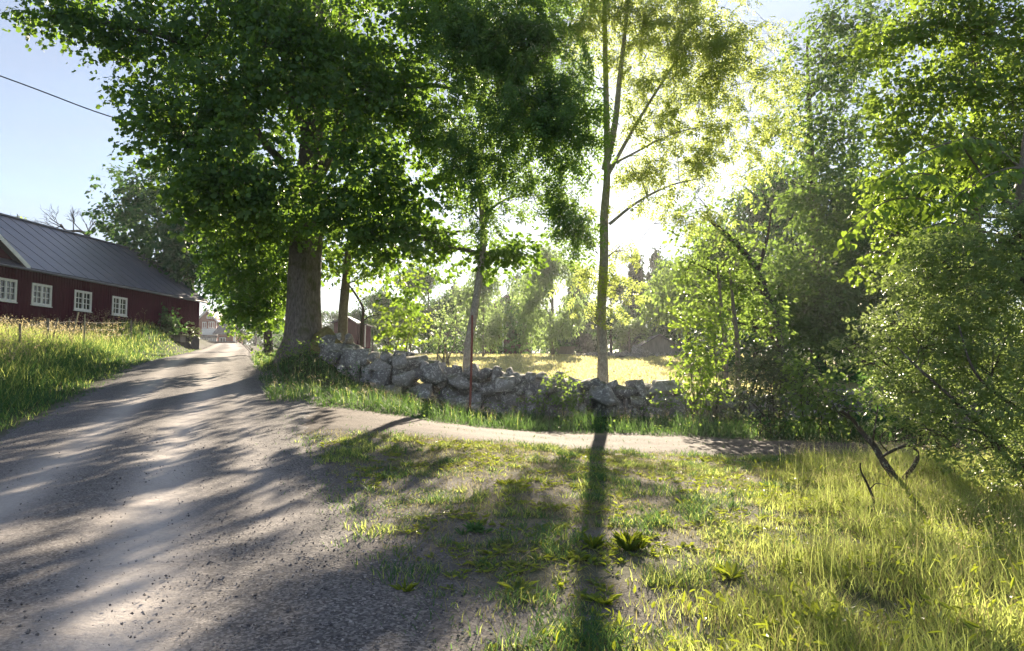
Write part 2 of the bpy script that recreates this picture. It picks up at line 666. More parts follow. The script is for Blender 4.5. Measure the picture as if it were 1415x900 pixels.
def stone_mat():
    m, nt, out = mat('stone')
    v = pos(nt)
    a = noise(nt, v, 3.0, 5, .65)
    b = noise(nt, v, 22.0, 4, .7)
    li = noise(nt, v, 10.0, 6, .7, .9)
    sp = voro(nt, v, 11.0)
    info = nt.nodes.new('ShaderNodeObjectInfo')
    c = ramp(nt, a, [(.3, (.12, .115, .112)), (.7, (.30, .285, .272))])
    c = mixc(nt, .55, c, ramp(nt, info.outputs['Random'], [(0, (.09, .087, .09)), (.6, (.20, .19, .185)), (1, (.38, .355, .335))]))
    c = mixc(nt, ramp(nt, li, [(.525, 0), (.59, .85)]), c, (.56, .55, .51))
    c = mixc(nt, ramp(nt, sp, [(.10, .7), (.16, 0)]), c, (.52, .51, .47))
    geo = nt.nodes.new('ShaderNodeNewGeometry')
    sx = nt.nodes.new('ShaderNodeSeparateXYZ')
    nt.links.new(geo.outputs['Normal'], sx.inputs[0])
    up = N(nt, 'ShaderNodeMath', operation='MULTIPLY')
    nt.links.new(ramp(nt, sx.outputs['Z'], [(.45, 0), (.8, 1)]), up.inputs[0])
    nt.links.new(ramp(nt, noise(nt, v, 4.0, 4, .6), [(.42, 0), (.62, .8)]), up.inputs[1])
    c = mixc(nt, up.outputs[0], c, (.10, .105, .045))
    nrm = bump(nt, b, .5, .02, bump(nt, a, .6, .06))
    princ(nt, out, c, .9, .2, nrm)
    return m


M['stone'] = stone_mat()


def plain(name, c1, c2, scale=6.0, rough=.7, spec=.3, strength=.2, stretch=(1, 1, 1), metal=0.0):
    m, nt, out = mat(name)
    v = pos(nt, stretch)
    n = noise(nt, v, scale, 5, .6)
    princ(nt, out, ramp(nt, n, [(.28, c1), (.72, c2)]), rough, spec, bump(nt, n, strength, .02), metal)
    return m


M['red_board'] = plain('red_board', (.042, .004, .014), (.075, .007, .024), 9, .95, .0, 0.0, (1, 1, .15))
M['red_house'] = plain('red_house', (.13, .018, .012), (.19, .03, .02), 4, .85, .15, .2, (1, 1, .2))
M['white_paint'] = plain('white_paint', (.62, .62, .60), (.80, .80, .78), 5, .6, .3, .1)
M['roof_grey'] = plain('roof_grey', (.06, .064, .082), (.095, .10, .125), 1.2, .36, .5, .15, (1, .4, 1))
M['roof_far'] = plain('roof_far', (.06, .06, .065), (.12, .115, .115), 1.5, .6, .4, .2)
M['tile_far'] = plain('tile_far', (.14, .09, .075), (.22, .15, .125), 1.5, .7, .3, .2)
M['plinth'] = plain('plinth', (.04, .04, .043), (.10, .097, .097), 3.0, .9, .2, .6)
M['moss_green'] = plain('moss_green', (.06, .09, .04), (.12, .15, .06), 8, .8, .2, .3)
M['moss_dry'] = plain('moss_dry', (.09, .085, .03), (.24, .20, .08), 9, .95, .1, .9)
M['red_pole'] = plain('red_pole', (.16, .04, .03), (.25, .075, .05), 30, .6, .3, .1)
M['black_cable'] = plain('black_cable', (.01, .01, .011), (.02, .02, .02), 10, .6, .3, 0)
M['dark_paint'] = plain('dark_paint', (.012, .012, .013), (.03, .03, .03), 8, .6, .3, .1)
M['wire'] = plain('wire', (.15, .14, .13), (.28, .26, .24), 20, .5, .5, 0, metal=.6)
M['grey_board'] = plain('grey_board', (.16, .15, .14), (.30, .28, .25), 5, .85, .2, .3, (1, 1, .2))
M['brick_far'] = plain('brick_far', (.12, .07, .055), (.24, .15, .12), 6, .9, .2, .4)


def glass():
    m, nt, out = mat('window_glass')
    princ(nt, out, (.015, .02, .022), .06, .7)
    return m


M['glass'] = glass()

# ================================================================== THE GROUND
UP = [(455, 563), (600, 583), (760, 597), (860, 600), (1000, 606), (1180, 613)]
LO = [(455, 596), (600, 604), (760, 617), (860, 622), (1000, 629), (1180, 634)]
up_pts = np.array([G(*p)[:2] for p in UP])
lo_pts = np.array([G(*p)[:2] for p in LO])
up_pts = np.concatenate([up_pts, [up_pts[-1] + (8, -.3), up_pts[-1] + (40, -1)]])
lo_pts = np.concatenate([lo_pts, [lo_pts[-1] + (8, -.2), lo_pts[-1] + (40, -1)]])


def Yu(x):
    return np.interp(x, up_pts[:, 0], up_pts[:, 1])


def Yl(x):
    return np.interp(x, lo_pts[:, 0], lo_pts[:, 1])


WALL_PX = [(436, 512), (480, 525), (540, 543), (600, 552), (650, 558), (720, 564), (800, 570), (880, 571), (950, 570)]
wall_pts = np.array([P(px, py, Y)[:2] for (px, py), Y in zip(WALL_PX, (27.0, 26.6, 26.0, 25.7, 25.4, 25.1, 24.8, 24.5, 24.3))])
wall_pts = np.concatenate([wall_pts, [(9.0, 24.0), (14.0, 23.8)]])


def Yw(x):
    return np.interp(x, wall_pts[:, 0], wall_pts[:, 1])


def meadow_q(x, y):
    return x - (.5 + .40 * (y - 4.3)) + (fbm(x * .7, y * .7) - .5) * 1.6


def grassy(x, y):
    s = road_s(x, y)
    n = fbm(x * .8 + 5, y * .8)
    left = sstep(-s, 2.3, 3.0)
    bank = sstep(s, 2.2, 2.8) * sstep(y - Yu(x), -.3, .5)
    tri = sstep(s, 2.2, 3.4) * (1 - sstep(y - Yl(x), -1.6, -.4))
    pat = tri * np.clip(sstep(n, .50, .66) * .55 + sstep(meadow_q(x, y), -.4, 1.8) * .8, 0, 1)
    return np.clip(np.maximum(np.maximum(left, bank), pat), 0, 1)


def graded(lo, hi, a, b, fine, grow):
    g = list(np.arange(a, b + 1e-6, fine))
    st = fine
    while g[-1] < hi:
        st *= grow
        g.append(g[-1] + st)
    st = fine
    while g[0] > lo:
        st *= grow
        g.insert(0, g[0] - st)
    return np.array(g)


def sheet(name, X, Y, Z, rnd, material):
    a = Acc()
    n, m = X.shape
    i, j = np.meshgrid(np.arange(n - 1), np.arange(m - 1), indexing='ij')
    b = i * m + j
    a.add(np.stack([X, Y, Z], -1).reshape(-1, 3), quads=np.stack([b, b + m, b + m + 1, b + 1], -1).reshape(-1, 4), rnd=np.asarray(rnd).ravel())
    o = a.obj(name, material)
    return tag(o, kind='structure')


gx = graded(-380, 380, -28, 11, .33, 1.12)
gy = graded(-60, 420, 2.4, 60, .36, 1.10)
gX, gY = np.meshgrid(gx, gy, indexing='ij')
go_ = sheet('ground', gX, gY, H(gX, gY), grassy(gX, gY), M['ground'])
at_ = go_.data.attributes.new('thatch', 'FLOAT', 'POINT')
at_.data.foreach_set('value', (sstep(road_s(gX, gY), 2.9, 5.0) * (.35 + .65 * sstep(fbm(gX * .9, gY * .9), .35, .6))).astype(np.float32).ravel())

# main gravel road: a strip whose rounded edges dip under the ground
t = np.concatenate([np.arange(-14, 34, .22), np.arange(34, 180, .8)])
u = np.linspace(-1, 1, 43)
tt, uu = np.meshgrid(t, u, indexing='ij')
yc = tt
half = 2.75 - .95 * sstep(tt, 18, 58) + .35 * (fbm(tt * .5, uu * 0 + 3) - .5) + np.where(uu > 0, 1, .4) * np.abs(uu) * (.55 * (fbm(tt * 1.3, uu * 0 + 13) - .5) + .5 * (fbm(tt * 3.1, uu * 0 + 23) - .5)) + 1.3 * sstep(uu, 0, 1) * np.exp(-((tt - 19.5) / 4.5) ** 2)
s_ = uu * half
d_ = np.array([-.372, 1.0]) * RC
n_ = np.array([1.0, .372]) * RC
rX = road_x(yc) + n_[0] * s_
rY = yc + n_[1] * s_
edge = 1 - np.abs(uu)
wob = (fbm(rX * 1.3, rY * 1.3) - .5)
rZ = H(rX, rY) + .045 + .0035 * np.maximum(0, tt - 22) * (uu ** 2 < .8) - .11 * np.exp(-edge * half / .22) + wob * .05 * np.exp(-edge * half / .5)
tracks = np.exp(-((s_ - .62 - .12 * np.sin(tt * .35)) / .44) ** 2) + .85 * np.exp(-((s_ + .98) / .40) ** 2) + .45 * np.exp(-((s_ - 2.0 + .02 * tt) / .3) ** 2) * sstep(tt, 4, 9)
rZ = rZ - .03 * np.clip(tracks, 0, 1) + .03 * (fbm(rX * 2.2, rY * 2.2) - .5) + .018 * (fbm(rX * 6, rY * 6) - .5)
sheet('gravel_road', rX, rY, rZ, np.clip(tracks, 0, 1), M['gravel'])

# the side track that leaves the road to the right in front of the stone wall
tx = np.concatenate([np.arange(up_pts[0, 0] - 1.6, 14, .22), np.arange(14, 46, 1.0)])
tv = np.linspace(0, 1, 23)
xx, vv = np.meshgrid(tx, tv, indexing='ij')
a_, b_ = Yl(xx), Yu(xx)
wid = (b_ - a_)
yy = a_ + wid * (vv * 1.16 - .08) + (fbm(xx * .9, vv * 2) - .5) * .5
ed = np.minimum(vv, 1 - vv) * wid
tZ = H(xx, yy) + .022 - .06 * np.exp(-ed / .35) + (fbm(xx * 1.7, yy * 1.7) - .5) * .12 * np.exp(-ed / .8) + (fbm(xx * 4, yy * 4) - .5) * .03
tr2 = .22 * np.exp(-((vv - .36) / .13) ** 2) + .22 * np.exp(-((vv - .74) / .13) ** 2)
sheet('side_track', xx, yy, tZ, np.clip(tr2, 0, 1), M['track'])

# the hay field behind the wall
fu = np.linspace(0, 1, 90)
fv = np.linspace(0, 1, 70) ** 1.5
uu, vv = np.meshgrid(fu, fv, indexing='ij')
yc = 25.2 + 58 * vv
xl = np.maximum(road_x(yc) + 6.5, -6.6 - 18 * sstep(yc, 40, 80))
xx = xl + (46 - xl) * uu ** 1.3
yy = np.maximum(yc, Yw(xx) + .55 + .02 * vv)
fz = H(xx, yy) + .03 - .08 * np.exp(-np.minimum(vv, 1 - vv) * 150) - .1 * np.exp(-uu * 120)
sheet('field', xx, yy, fz, np.zeros_like(xx), M['field'])


# ================================================================== STONE WALL
def hull_rock(seed, n=20, flat=1.0):
    import bmesh
    r = np.random.default_rng(seed)
    p = unit(r.normal(size=(n, 3)))
    p = np.sign(p) * np.abs(p) ** .72            # boxier than a ball
    p *= (.82 + .26 * r.random((n, 1)))
    p[:, 2] *= flat
    p /= np.abs(p).max(0)
    bm = bmesh.new()
    for q in p:
        bm.verts.new(q * .5)
    bmesh.ops.convex_hull(bm, input=bm.verts)
    loose = [v for v in bm.verts if not v.link_faces]
    bmesh.ops.delete(bm, geom=loose, context='VERTS')
    bmesh.ops.bevel(bm, geom=list(bm.edges), offset=.035, segments=1, profile=.5, affect='EDGES', clamp_overlap=True)
    me = bpy.data.meshes.new('stone')
    bm.to_mesh(me)
    bm.free()
    a = me.attributes.new('rnd', 'FLOAT', 'POINT')
    me.materials.append(M['stone'])
    me.shade_smooth()
    return me


ROCKS = [hull_rock(100 + k, 11 + k % 5) for k in range(14)]
wall = empty('stone_wall', (wall_pts[4][0], wall_pts[4][1], H(*wall_pts[4])),
             'lichen spotted dry stone wall of grey fieldstones along the side track', 'stone wall')
wl = np.array(wall.location)
seg = np.linalg.norm(np.diff(wall_pts, axis=0), axis=1)
cum = np.concatenate([[0], np.cumsum(seg)])


def wall_at(dd):
    return np.array([np.interp(dd, cum, wall_pts[:, 0]), np.interp(dd, cum, wall_pts[:, 1])])


rr = random.Random(5)
stones = 0


def put_stone(parent, base, x, y, z, w, d, h, rz=0.0, tilt=.16):
    global stones
    o = link_mesh('stone', ROCKS[rr.randrange(len(ROCKS))], parent, (x - base[0], y - base[1], z - base[2]),
                  (rr.uniform(-tilt, tilt), rr.uniform(-tilt, tilt), rz + rr.choice((0, math.pi)) + rr.uniform(-.25, .25)), (w, d, h))
    stones += 1
    return o


WT = [(436, 469), (480, 475), (540, 479), (580, 490), (606, 503), (650, 504), (700, 506), (760, 516), (800, 519), (860, 521), (950, 531)]
_wx = [(px - CX) / F for px, py in WT]
_wz = []
for px, py in WT:
    p = P(px, py, 25.3)
    _wz.append(p[2] - .06)


def wall_top(dd):
    """height of the wall over the ground"""
    x, y = wall_at(dd)
    if x > 6.2:
        return .85 + .12 * math.sin(dd * 1.9)
    return max(.7, float(np.interp(x / y, _wx, _wz)) - float(H(x, y)) + .07 * math.sin(dd * 2.3))


TOTAL = cum[-1]
zrow = [(0.12, .56), (.50, .52), (.88, .46), (1.24, .42), (1.56, .40)]
for row, (zz, hh) in enumerate(zrow):
    dd = rr.uniform(-.3, 0)
    while dd < TOTAL:
        vis = dd < 13.5
        w = (rr.choice((rr.uniform(.3, .5), rr.uniform(.5, .8), rr.uniform(.75, 1.15))) if row < 3 else rr.uniform(.3, .7)) * (1.0 if vis else 1.5)
        c = dd + w / 2
        top = wall_top(c)
        if zz + hh * .45 < top:
            x, y = wall_at(c)
            x2, y2 = wall_at(c + .3)
            a = math.atan2(y2 - y, x2 - x)
            h = hh * rr.uniform(.85, 1.5)
            back = rr.uniform(-.05, .09) + row * .05
            put_stone(wall, wl, x - math.sin(a) * back, y + math.cos(a) * back, H(x, y) + zz + rr.uniform(-.06, .06), w * 1.17, rr.uniform(.55, .75), min(h * 1.12, .78), a)
        dd += w * .93
dd = 0.0
while dd < TOTAL:                                  # heart and back of the wall, capped with smaller stones
    w = rr.uniform(.45, .9)
    x, y = wall_at(dd + w / 2)
    top = wall_top(dd)
    put_stone(wall, wl, x, y + .50, H(x, y + .4) + .28, w * 1.5, .7, .9, 0)
    if top > 1.0:
        put_stone(wall, wl, x + .2, y + .48, H(x, y) + top - .55, w * 1.5, .7, .85, 0)
    put_stone(wall, wl, x + rr.uniform(-.1, .1), y + rr.uniform(.25, .42), H(x, y) + top - rr.uniform(.10, .24), w * rr.uniform(.6, 1.0), .55, rr.uniform(.3, .5), rr.uniform(-.5, .5), .35)
    dd += w
for px, py, Y, w, h in [(600, 517, 25.2, .85, .8), (560, 522, 25.4, .95, .62), (556, 497, 25.6, .8, .6), (655, 512, 25.3, .5, .5), (588, 545, 25.2, .6, .5), (700, 532, 24.8, .8, .55), (835, 548, 24.2, 1.05, .75), (880, 555, 24.1, .55, .45), (760, 532, 24.8, .6, .5)]:
    p = P(px, py, Y)
    put_stone(wall, wl, p[0], p[1], p[2], w, .6, h)
# the mossy heap that buries the wall's end beside the maple
acc = Acc()
for k in range(9):
    p = P(452 + rr.uniform(-10, 62) * (k / 9 * .6 + .4), 462 + k * 3.0 + rr.uniform(-4, 4), 27.4 + rr.uniform(-.5, .5))
    put_stone(wall, wl, p[0], p[1], p[2] - .1, rr.uniform(.4, .8), .6, rr.uniform(.3, .5))
mx_, my_ = np.meshgrid(np.linspace(-1, 1, 26), np.linspace(-1, 1, 18), indexing='ij')
cpt = P(468, 470, 27.7)
r2 = np.sqrt(mx_ ** 2 + my_ ** 2)
mX = cpt[0] + mx_ * 1.35
mY = cpt[1] + my_ * .8
mZ = H(mX, mY) + (1.15 + .35 * sstep(-mx_, -.3, .8)) * (1 - sstep(r2, .25, 1.05)) + (fbm(mX * 3, mY * 3) - .5) * .35 - .12
i, j = np.meshgrid(np.arange(25), np.arange(17), indexing='ij')
b = i * 18 + j
acc.add(np.stack([mX, mY, mZ], -1).reshape(-1, 3), quads=np.stack([b, b + 18, b + 19, b + 1], -1).reshape(-1, 4))
acc.obj('moss_cover', M['moss_dry'], wall)

# a low wall and boulders at the far edge of the field
far_wall = empty('stone_wall', P(870, 497, 68), 'low far stone wall of rubble along the end of the field', 'stone wall')
fwl = np.array(far_wall.location)
for k in range(46):
    px = 800 + k * 3.3
    p = P(px, 495, 70 + rr.uniform(-1, 1))
    z = H(p[0], p[1]) + rr.uniform(.05, .3)
    put_stone(far_wall, fwl, p[0], p[1], z, rr.uniform(.35, .8), .6, rr.uniform(.3, .55))
for px, w, h, lab in [(884, 2.1, 1.5, 'large pale boulder at the misty end of the field'), (858, 1.3, .75, 'small boulder left of the large pale boulder in the field')]:
    p = P(px, 495, 66)
    o = link_mesh('boulder', ROCKS[3 if w > 2 else 6], None, (p[0], p[1], H(p[0], p[1]) + h * .3), (0, .15, .4), (w, 1.3, h))
    tag(o, lab, 'boulder')

# ================================================================== BARN
BA = .150
BD = np.array([math.sin(BA), math.cos(BA), 0])
BN = np.array([math.cos(BA), -math.sin(BA), 0])
BP = np.array([-26.5, 40.0, 0])
BZ = -BA


def B(t, o, z):
    return BP + BD * t + BN * o + np.array([0, 0, z])


def bt(px):
    r = (px - CX) / (F * math.cos(PITCH))
    return (r * BP[1] - BP[0]) / (BD[0] - r * BD[1])


T0, T1 = -24.0, bt(275)
ZB, ZE, ZR, OR = 4.85, 7.85, 11.45, -5.2
barn = empty('barn', B(0, 0, 4.0), 'long dark red wooden barn with white windows and grey roof beside the gravel road', 'barn')


def quadbox(acc, c, th):
    """a slab from four corners, th thick along its normal (downwards)"""
    c = np.asarray(c, float)
    n = unit(np.cross(c[1] - c[0], c[3] - c[0]))
    v = np.concatenate([c, c - n * th])
    acc.add(v, quads=[[0, 1, 2, 3], [7, 6, 5, 4], [0, 4, 5, 1], [1, 5, 6, 2], [2, 6, 7, 3], [3, 7, 4, 0]])


def bbox(acc, t0, t1, o0, o1, z0, z1):
    acc.box(B((t0 + t1) / 2, (o0 + o1) / 2, (z0 + z1) / 2), (abs(o1 - o0), abs(t1 - t0), abs(z1 - z0)), BZ)


a = Acc()
WINS = [(-.72, 1.44), ((bt(42) + bt(68.4)) / 2, 1.44), ((bt(101.5) + bt(124)) / 2, 1.44), ((bt(154.5) + bt(173)) / 2, 1.44)]
WZ0, WZ1 = 5.72, 6.92
edges = [T0] + [e for c, w in WINS for e in (c - w / 2 + .06, c + w / 2 - .06)] + [T1]
for k in range(0, len(edges), 2):                        # the wall between the windows
    bbox(a, edges[k], edges[k + 1], -.2, 0, ZB, ZE)
for c, w in WINS:                                        # above and below each opening
    bbox(a, c - w / 2 + .06, c + w / 2 - .06, -.2, -.002, ZB, WZ0 + .06)
    bbox(a, c - w / 2 + .06, c + w / 2 - .06, -.2, -.002, WZ1 - .06, ZE)
bbox(a, T0, T1, 2 * OR - .0, 2 * OR + .2, ZB - .8, ZE)
a.obj('wall', M['red_board'], barn)
for te in (T0 + .1, T1 - .1):                            # gable ends
    a = Acc()
    v = [B(te - .1, -.2, ZB), B(te - .1, 2 * OR + .2, ZB), B(te - .1, 2 * OR + .2, ZE), B(te - .1, OR, ZR - .15), B(te - .1, -.2, ZE)]
    v += [x + BD * .2 for x in v]
    a.add(v, tris=[[0, 1, 2], [0, 2, 3], [0, 3, 4], [5, 7, 6], [5, 8, 7], [5, 9, 8]], quads=[[0, 5, 6, 1], [1, 6, 7, 2], [2, 7, 8, 3], [3, 8, 9, 4], [4, 9, 5, 0]])
    a.obj('gable_wall', M['red_board'], barn)
a = Acc()
tq = -6.0
while tq < T1:
    if not any(abs(tq - c) < w / 2 + .03 for c, w in WINS):
        bbox(a, tq - .03, tq + .03, .001, .03, ZB + .02, ZE)
    else:
        bbox(a, tq - .03, tq + .03, .001, .03, ZB + .02, WZ0 - .02)
        bbox(a, tq - .03, tq + .03, .001, .03, WZ1 + .02, ZE)
    tq += .21
tag(a.obj('batten', M['red_board'], barn), kind='stuff')
a = Acc()
bbox(a, T0, T1, -.35, .06, ZB - 2.4, ZB - .002)
a.obj('plinth', M['plinth'], barn)
OVE, sl = .5, (ZR - ZE) / (-OR)
ze = ZE - sl * OVE
a = Acc()
quadbox(a, [B(T0 - .3, OVE, ze + .12), B(T1 + .35, OVE, ze + .12), B(T1 + .35, OR, ZR + .12), B(T0 - .3, OR, ZR + .12)], .1)
quadbox(a, [B(T1 + .35, 2 * OR - OVE, ze + .12), B(T0 - .3, 2 * OR - OVE, ze + .12), B(T0 - .3, OR - .002, ZR + .12), B(T1 + .35, OR - .002, ZR + .12)], .1)
roof = a.obj('roof', M['roof_grey'], barn)
a = Acc()
tq = -4.0
nrm_r = unit(np.array([0, 0, 1.0]) + BN * sl)
while tq < T1 + .3:                                      # sheet joints running up the slope
    p0, p1 = B(tq, OVE - .02, ze + .14), B(tq, OR + .05, ZR + .1)
    quadbox(a, [p0 - BD * .02 + nrm_r * .012, p0 + BD * .02 + nrm_r * .012, p1 + BD * .02 + nrm_r * .012, p1 - BD * .02 + nrm_r * .012], .03)
    tq += 1.1
tag(a.obj('seam', M['roof_grey'], roof), kind='stuff')
a = Acc()
a.tube([B(T0, OR, ZR + .16), B(T1 + .35, OR, ZR + .16)], [.09], 8)
a.obj('ridge_cap', M['roof_grey'], roof)
a = Acc()
a.tube([B(T0, OVE + .05, ze + .02), B(T1 + .35, OVE + .05, ze - .02)], [.07], 8)
a.obj('gutter', M['roof_grey'], roof)
# the front gable that rises through the eaves
a = Acc()
GC, GH = -3.15, 3.1
ga = ZE + GH * .62
a.add([B(GC - GH, .03, ZE - .1), B(GC + GH, .03, ZE - .1), B(GC, .03, ga), B(GC - GH, -.2, ZE - .1), B(GC + GH, -.2, ZE - .1), B(GC, -.2, ga)],
      tris=[[0, 1, 2], [3, 5, 4]], quads=[[0, 3, 4, 1], [1, 4, 5, 2], [2, 5, 3, 0]])
gw = a.obj('front_gable', M['red_board'], barn)
a = Acc()
for sg in (-1, 1):
    e0, e1 = B(GC + sg * (GH + .35), .5, ZE - .28), B(GC, .5, ga + .05)
    q0, q1 = e0 - BN * 1.2, e1 - BN * (GH + 1.2)
    c = [e0, q0, q1, e1] if sg > 0 else [e0, e1, q1, q0]
    quadbox(a, [x + np.array([0, 0, .12]) for x in c], .08)
a.obj('gable_roof', M['roof_grey'], gw)
for sg in (-1, 1):
    a = Acc()
    e0, e1 = B(GC + sg * (GH + .35), .53, ZE - .42), B(GC, .53, ga - .1)
    up_ = np.array([0, 0, .27])
    v = [e0, e1, e1 + up_, e0 + up_]
    v += [x - BN * .04 for x in v]
    a.add(v, quads=[[0, 1, 2, 3], [7, 6, 5, 4], [0, 4, 5, 1], [1, 5, 6, 2], [2, 6, 7, 3], [3, 7, 4, 0]])
    a.obj('barge_board', M['white_paint'], gw)
for c, w in WINS:
    fr = Acc()
    t0, t1 = c - w / 2, c + w / 2
    for z0, z1, x0, x1 in ((WZ0, WZ0 + .13, t0, t1), (WZ1 - .13, WZ1, t0, t1), (WZ0 + .13, WZ1 - .13, t0, t0 + .12), (WZ0 + .13, WZ1 - .13, t1 - .12, t1), (WZ0 + .13, WZ1 - .13, c - .055, c + .055)):
        bbox(fr, x0, x1, -.06, .045, z0, z1)
    bbox(fr, t0 - .04, t1 + .04, -.02, .09, WZ0 - .05, WZ0 - .002)
    win = fr.obj('window', M['white_paint'], barn)
    for k in (0, 1):
        p0 = t0 + .12 if k == 0 else c + .055
        p1 = c - .055 if k == 0 else t1 - .12
        g = Acc()
        bbox(g, p0 - .01, p1 + .01, -.05, -.035, WZ0 + .12, WZ1 - .12)
        g.obj('pane', M['glass'], win)
        g = Acc()
        bbox(g, (p0 + p1) / 2 - .026, (p0 + p1) / 2 + .026, -.034, 0, WZ0 + .13, WZ1 - .13)
        for f in (1 / 3, 2 / 3):
            z = WZ0 + .13 + (WZ1 - WZ0 - .26) * f
            bbox(g, p0, (p0 + p1) / 2 - .027, -.033, -.002, z - .022, z + .022)
            bbox(g, (p0 + p1) / 2 + .027, p1, -.033, -.002, z - .022, z + .022)
        g.obj('glazing_bars', M['white_paint'], win)

# ================================================================== FAR BUILDINGS
def pts_box(acc, px0, px1, y0, y1, Y, depth, rnd=.5):
    """a box whose front face spans these photograph pixels at depth Y"""
    a_, b_ = P(px0, y1, Y), P(px1, y0, Y)
    acc.box(((a_[0] + b_[0]) / 2, Y + depth / 2, (a_[2] + b_[2]) / 2), (abs(b_[0] - a_[0]), depth, abs(b_[2] - a_[2])))


def gable_roof(acc, pl, pa, pr, Y, depth, over=.4, th=.18):
    """two slopes over a gable facing us, from pixel points left eave, apex, right eave"""
    l, a_, r = P(*pl, Y), P(*pa, Y), P(*pr, Y)
    f, bk = np.array([0, -over, 0]), np.array([0, depth, 0])
    quadbox(acc, [l + f, a_ + f, a_ + bk, l + bk], th)
    quadbox(acc, [a_ + f + (0.001, 0, 0), r + f, r + bk, a_ + bk + (0.001, 0, 0)], th)


def gable_face(acc, x0, xa, x1, ye, ya, yb, Y, depth):
    v = [P(x0, yb, Y), P(x1, yb, Y), P(x1, ye, Y), P(xa, ya, Y), P(x0, ye, Y)]
    v += [x + np.array([0, depth, 0]) for x in v]
    acc.add(v, tris=[[0, 1, 2], [0, 2, 3], [0, 3, 4], [5, 7, 6], [5, 8, 7], [5, 9, 8]], quads=[[0, 5, 6, 1], [1, 6, 7, 2], [2, 7, 8, 3], [3, 8, 9, 4], [4, 9, 5, 0]])


def far_window(parent, x0, x1, y0, y1, Y, m=1.0, bars=2):
    fr = Acc()
    b = .9
    pts_box(fr, x0, x1, y0, y0 + b, Y, .3)
    pts_box(fr, x0, x1, y1 - b, y1, Y, .3)
    n = bars
    for k in range(n + 1):
        xc = x0 + (x1 - x0) * k / n
        xc = min(max(xc, x0 + b / 2), x1 - b / 2)
        pts_box(fr, xc - b / 2, xc + b / 2, y0 + b, y1 - b, Y + .002, .28)
    w = fr.obj('window', M['white_paint'], parent)
    g = Acc()
    pts_box(g, x0 + .3, x1 - .3, y0 + .3, y1 - .3, Y + .15, .1)
    g.obj('pane', M['glass'], w)
    return w


YH = 165.0
hz = P(287, 480, YH)
house = empty('house', (hz[0], hz[1], H(hz[0], hz[1])), 'red house with white balcony and gable at the end of the gravel road', 'house')
a = Acc()
gable_face(a, 272.8, 285.8, 298.6, 441.5, 429.5, 482, YH, 9)
a.obj('wall', M['red_house'], house)
a = Acc()
gable_roof(a, (271, 443.5), (285.8, 428), (301, 444.5), YH, 9.5, .5)
hr = a.obj('roof', M['tile_far'], house)
a = Acc()
for (x0, y0), (x1, y1) in (((270.8, 444.5), (285.8, 429)), ((285.8, 429), (301.2, 445.5))):
    p0, p1 = P(x0, y0, YH - .62), P(x1, y1, YH - .62)
    a.tube([p0, p1], [.14], 4)
a.obj('barge_board', M['white_paint'], hr)
for x in (273.3, 298.2):
    a = Acc()
    pts_box(a, x - .7, x + .7, 443, 481, YH - .06, .2)
    a.obj('corner_board', M['white_paint'], house)
far_window(house, 279.4, 285.2, 445, 453.8, YH - .1)
far_window(house, 287.9, 296.2, 444.6, 453.8, YH - .1, bars=3)
a = Acc()
v = [P(285.4, 440.4, YH - .15), P(292.6, 440.4, YH - .15), P(292.4, 436.4, YH - .15), P(288.4, 433.4, YH - .15), P(285.4, 436.6, YH - .15)]
v += [x + np.array([0, .2, 0]) for x in v]
a.add(v, tris=[[0, 1, 2], [0, 2, 3], [0, 3, 4]], quads=[[0, 5, 6, 1], [1, 6, 7, 2], [2, 7, 8, 3], [3, 8, 9, 4], [4, 9, 5, 0]])
aw = a.obj('attic_window', M['white_paint'], house)
a = Acc()
pts_box(a, 286.6, 291.2, 436.6, 439.6, YH - .2, .04)
a.obj('pane', M['glass'], aw)
a = Acc()
pts_box(a, 278.6, 299.4, 454.2, 462.6, YH - 1.6, .12)
pts_box(a, 278.6, 299.4, 461.6, 463.2, YH - 1.48, 1.5)
a.obj('balcony', M['white_paint'], house)
a = Acc()
pts_box(a, 274, 300.5, 464.2, 466.2, YH - 1.9, 1.9)
a.obj('porch_roof', M['roof_far'], house)
for x0, x1 in ((275.5, 281), (282, 288), (288.6, 293.4), (294, 299)):
    far_window(house, x0, x1, 466.8, 473.2, YH - 1.5)
YA = 158.0
a = Acc()
pts_box(a, 300.5, 322, 460.6, 480, YA, 6)
an = a.obj('annex', M['red_house'], house)
a = Acc()
l, r = P(293.6, 461.2, YA - .8), P(325.6, 461.2, YA - .8)
tl, tr_ = P(305.8, 445.6, YA + 3), P(320, 443.6, YA + 3)
quadbox(a, [l, r, tr_, tl], .2)
quadbox(a, [r, r + (0, 7.6, 0), tr_ + (0, .02, 0)], .2) if False else None
quadbox(a, [tl, tr_, r + (0, 7.6, 0), l + (0, 7.6, 0)], .2)
a.obj('annex_roof', M['roof_far'], an)
a = Acc()
pts_box(a, 322.2, 325, 462, 476, YA - .1, .3)
a.obj('corner_board', M['white_paint'], an)
far_window(house, 303.2, 312, 466.6, 473.6, YA - .15)
a = Acc()
pts_box(a, 266, 323.5, 472.8, 486, 118, .6)
bw = a.obj('garden_wall', M['brick_far'])
tag(bw, 'low brown garden wall in front of the red house', 'garden wall')
a = Acc()
pts_box(a, 266, 324, 471.9, 472.8, 117.9, .8)
a.obj('coping', M['roof_far'], bw)
for px, w, y0, lab in ((326.2, 1.6, 470.5, 'dark gate post next to the low brown garden wall'), (331.5, 2.0, 472.5, 'second dark post, right of the gate post by the garden wall')):
    a = Acc()
    pts_box(a, px - w / 2, px + w / 2, y0, 487, 112, .25)
    o = a.obj('gate_post', M['dark_paint'])
    tag(o, lab, 'post')
    a = Acc()
    pts_box(a, px - w / 2 - .4, px + w / 2 + .4, y0 - .7, y0, 111.95, .34)
    a.obj('cap', M['dark_paint'], o)

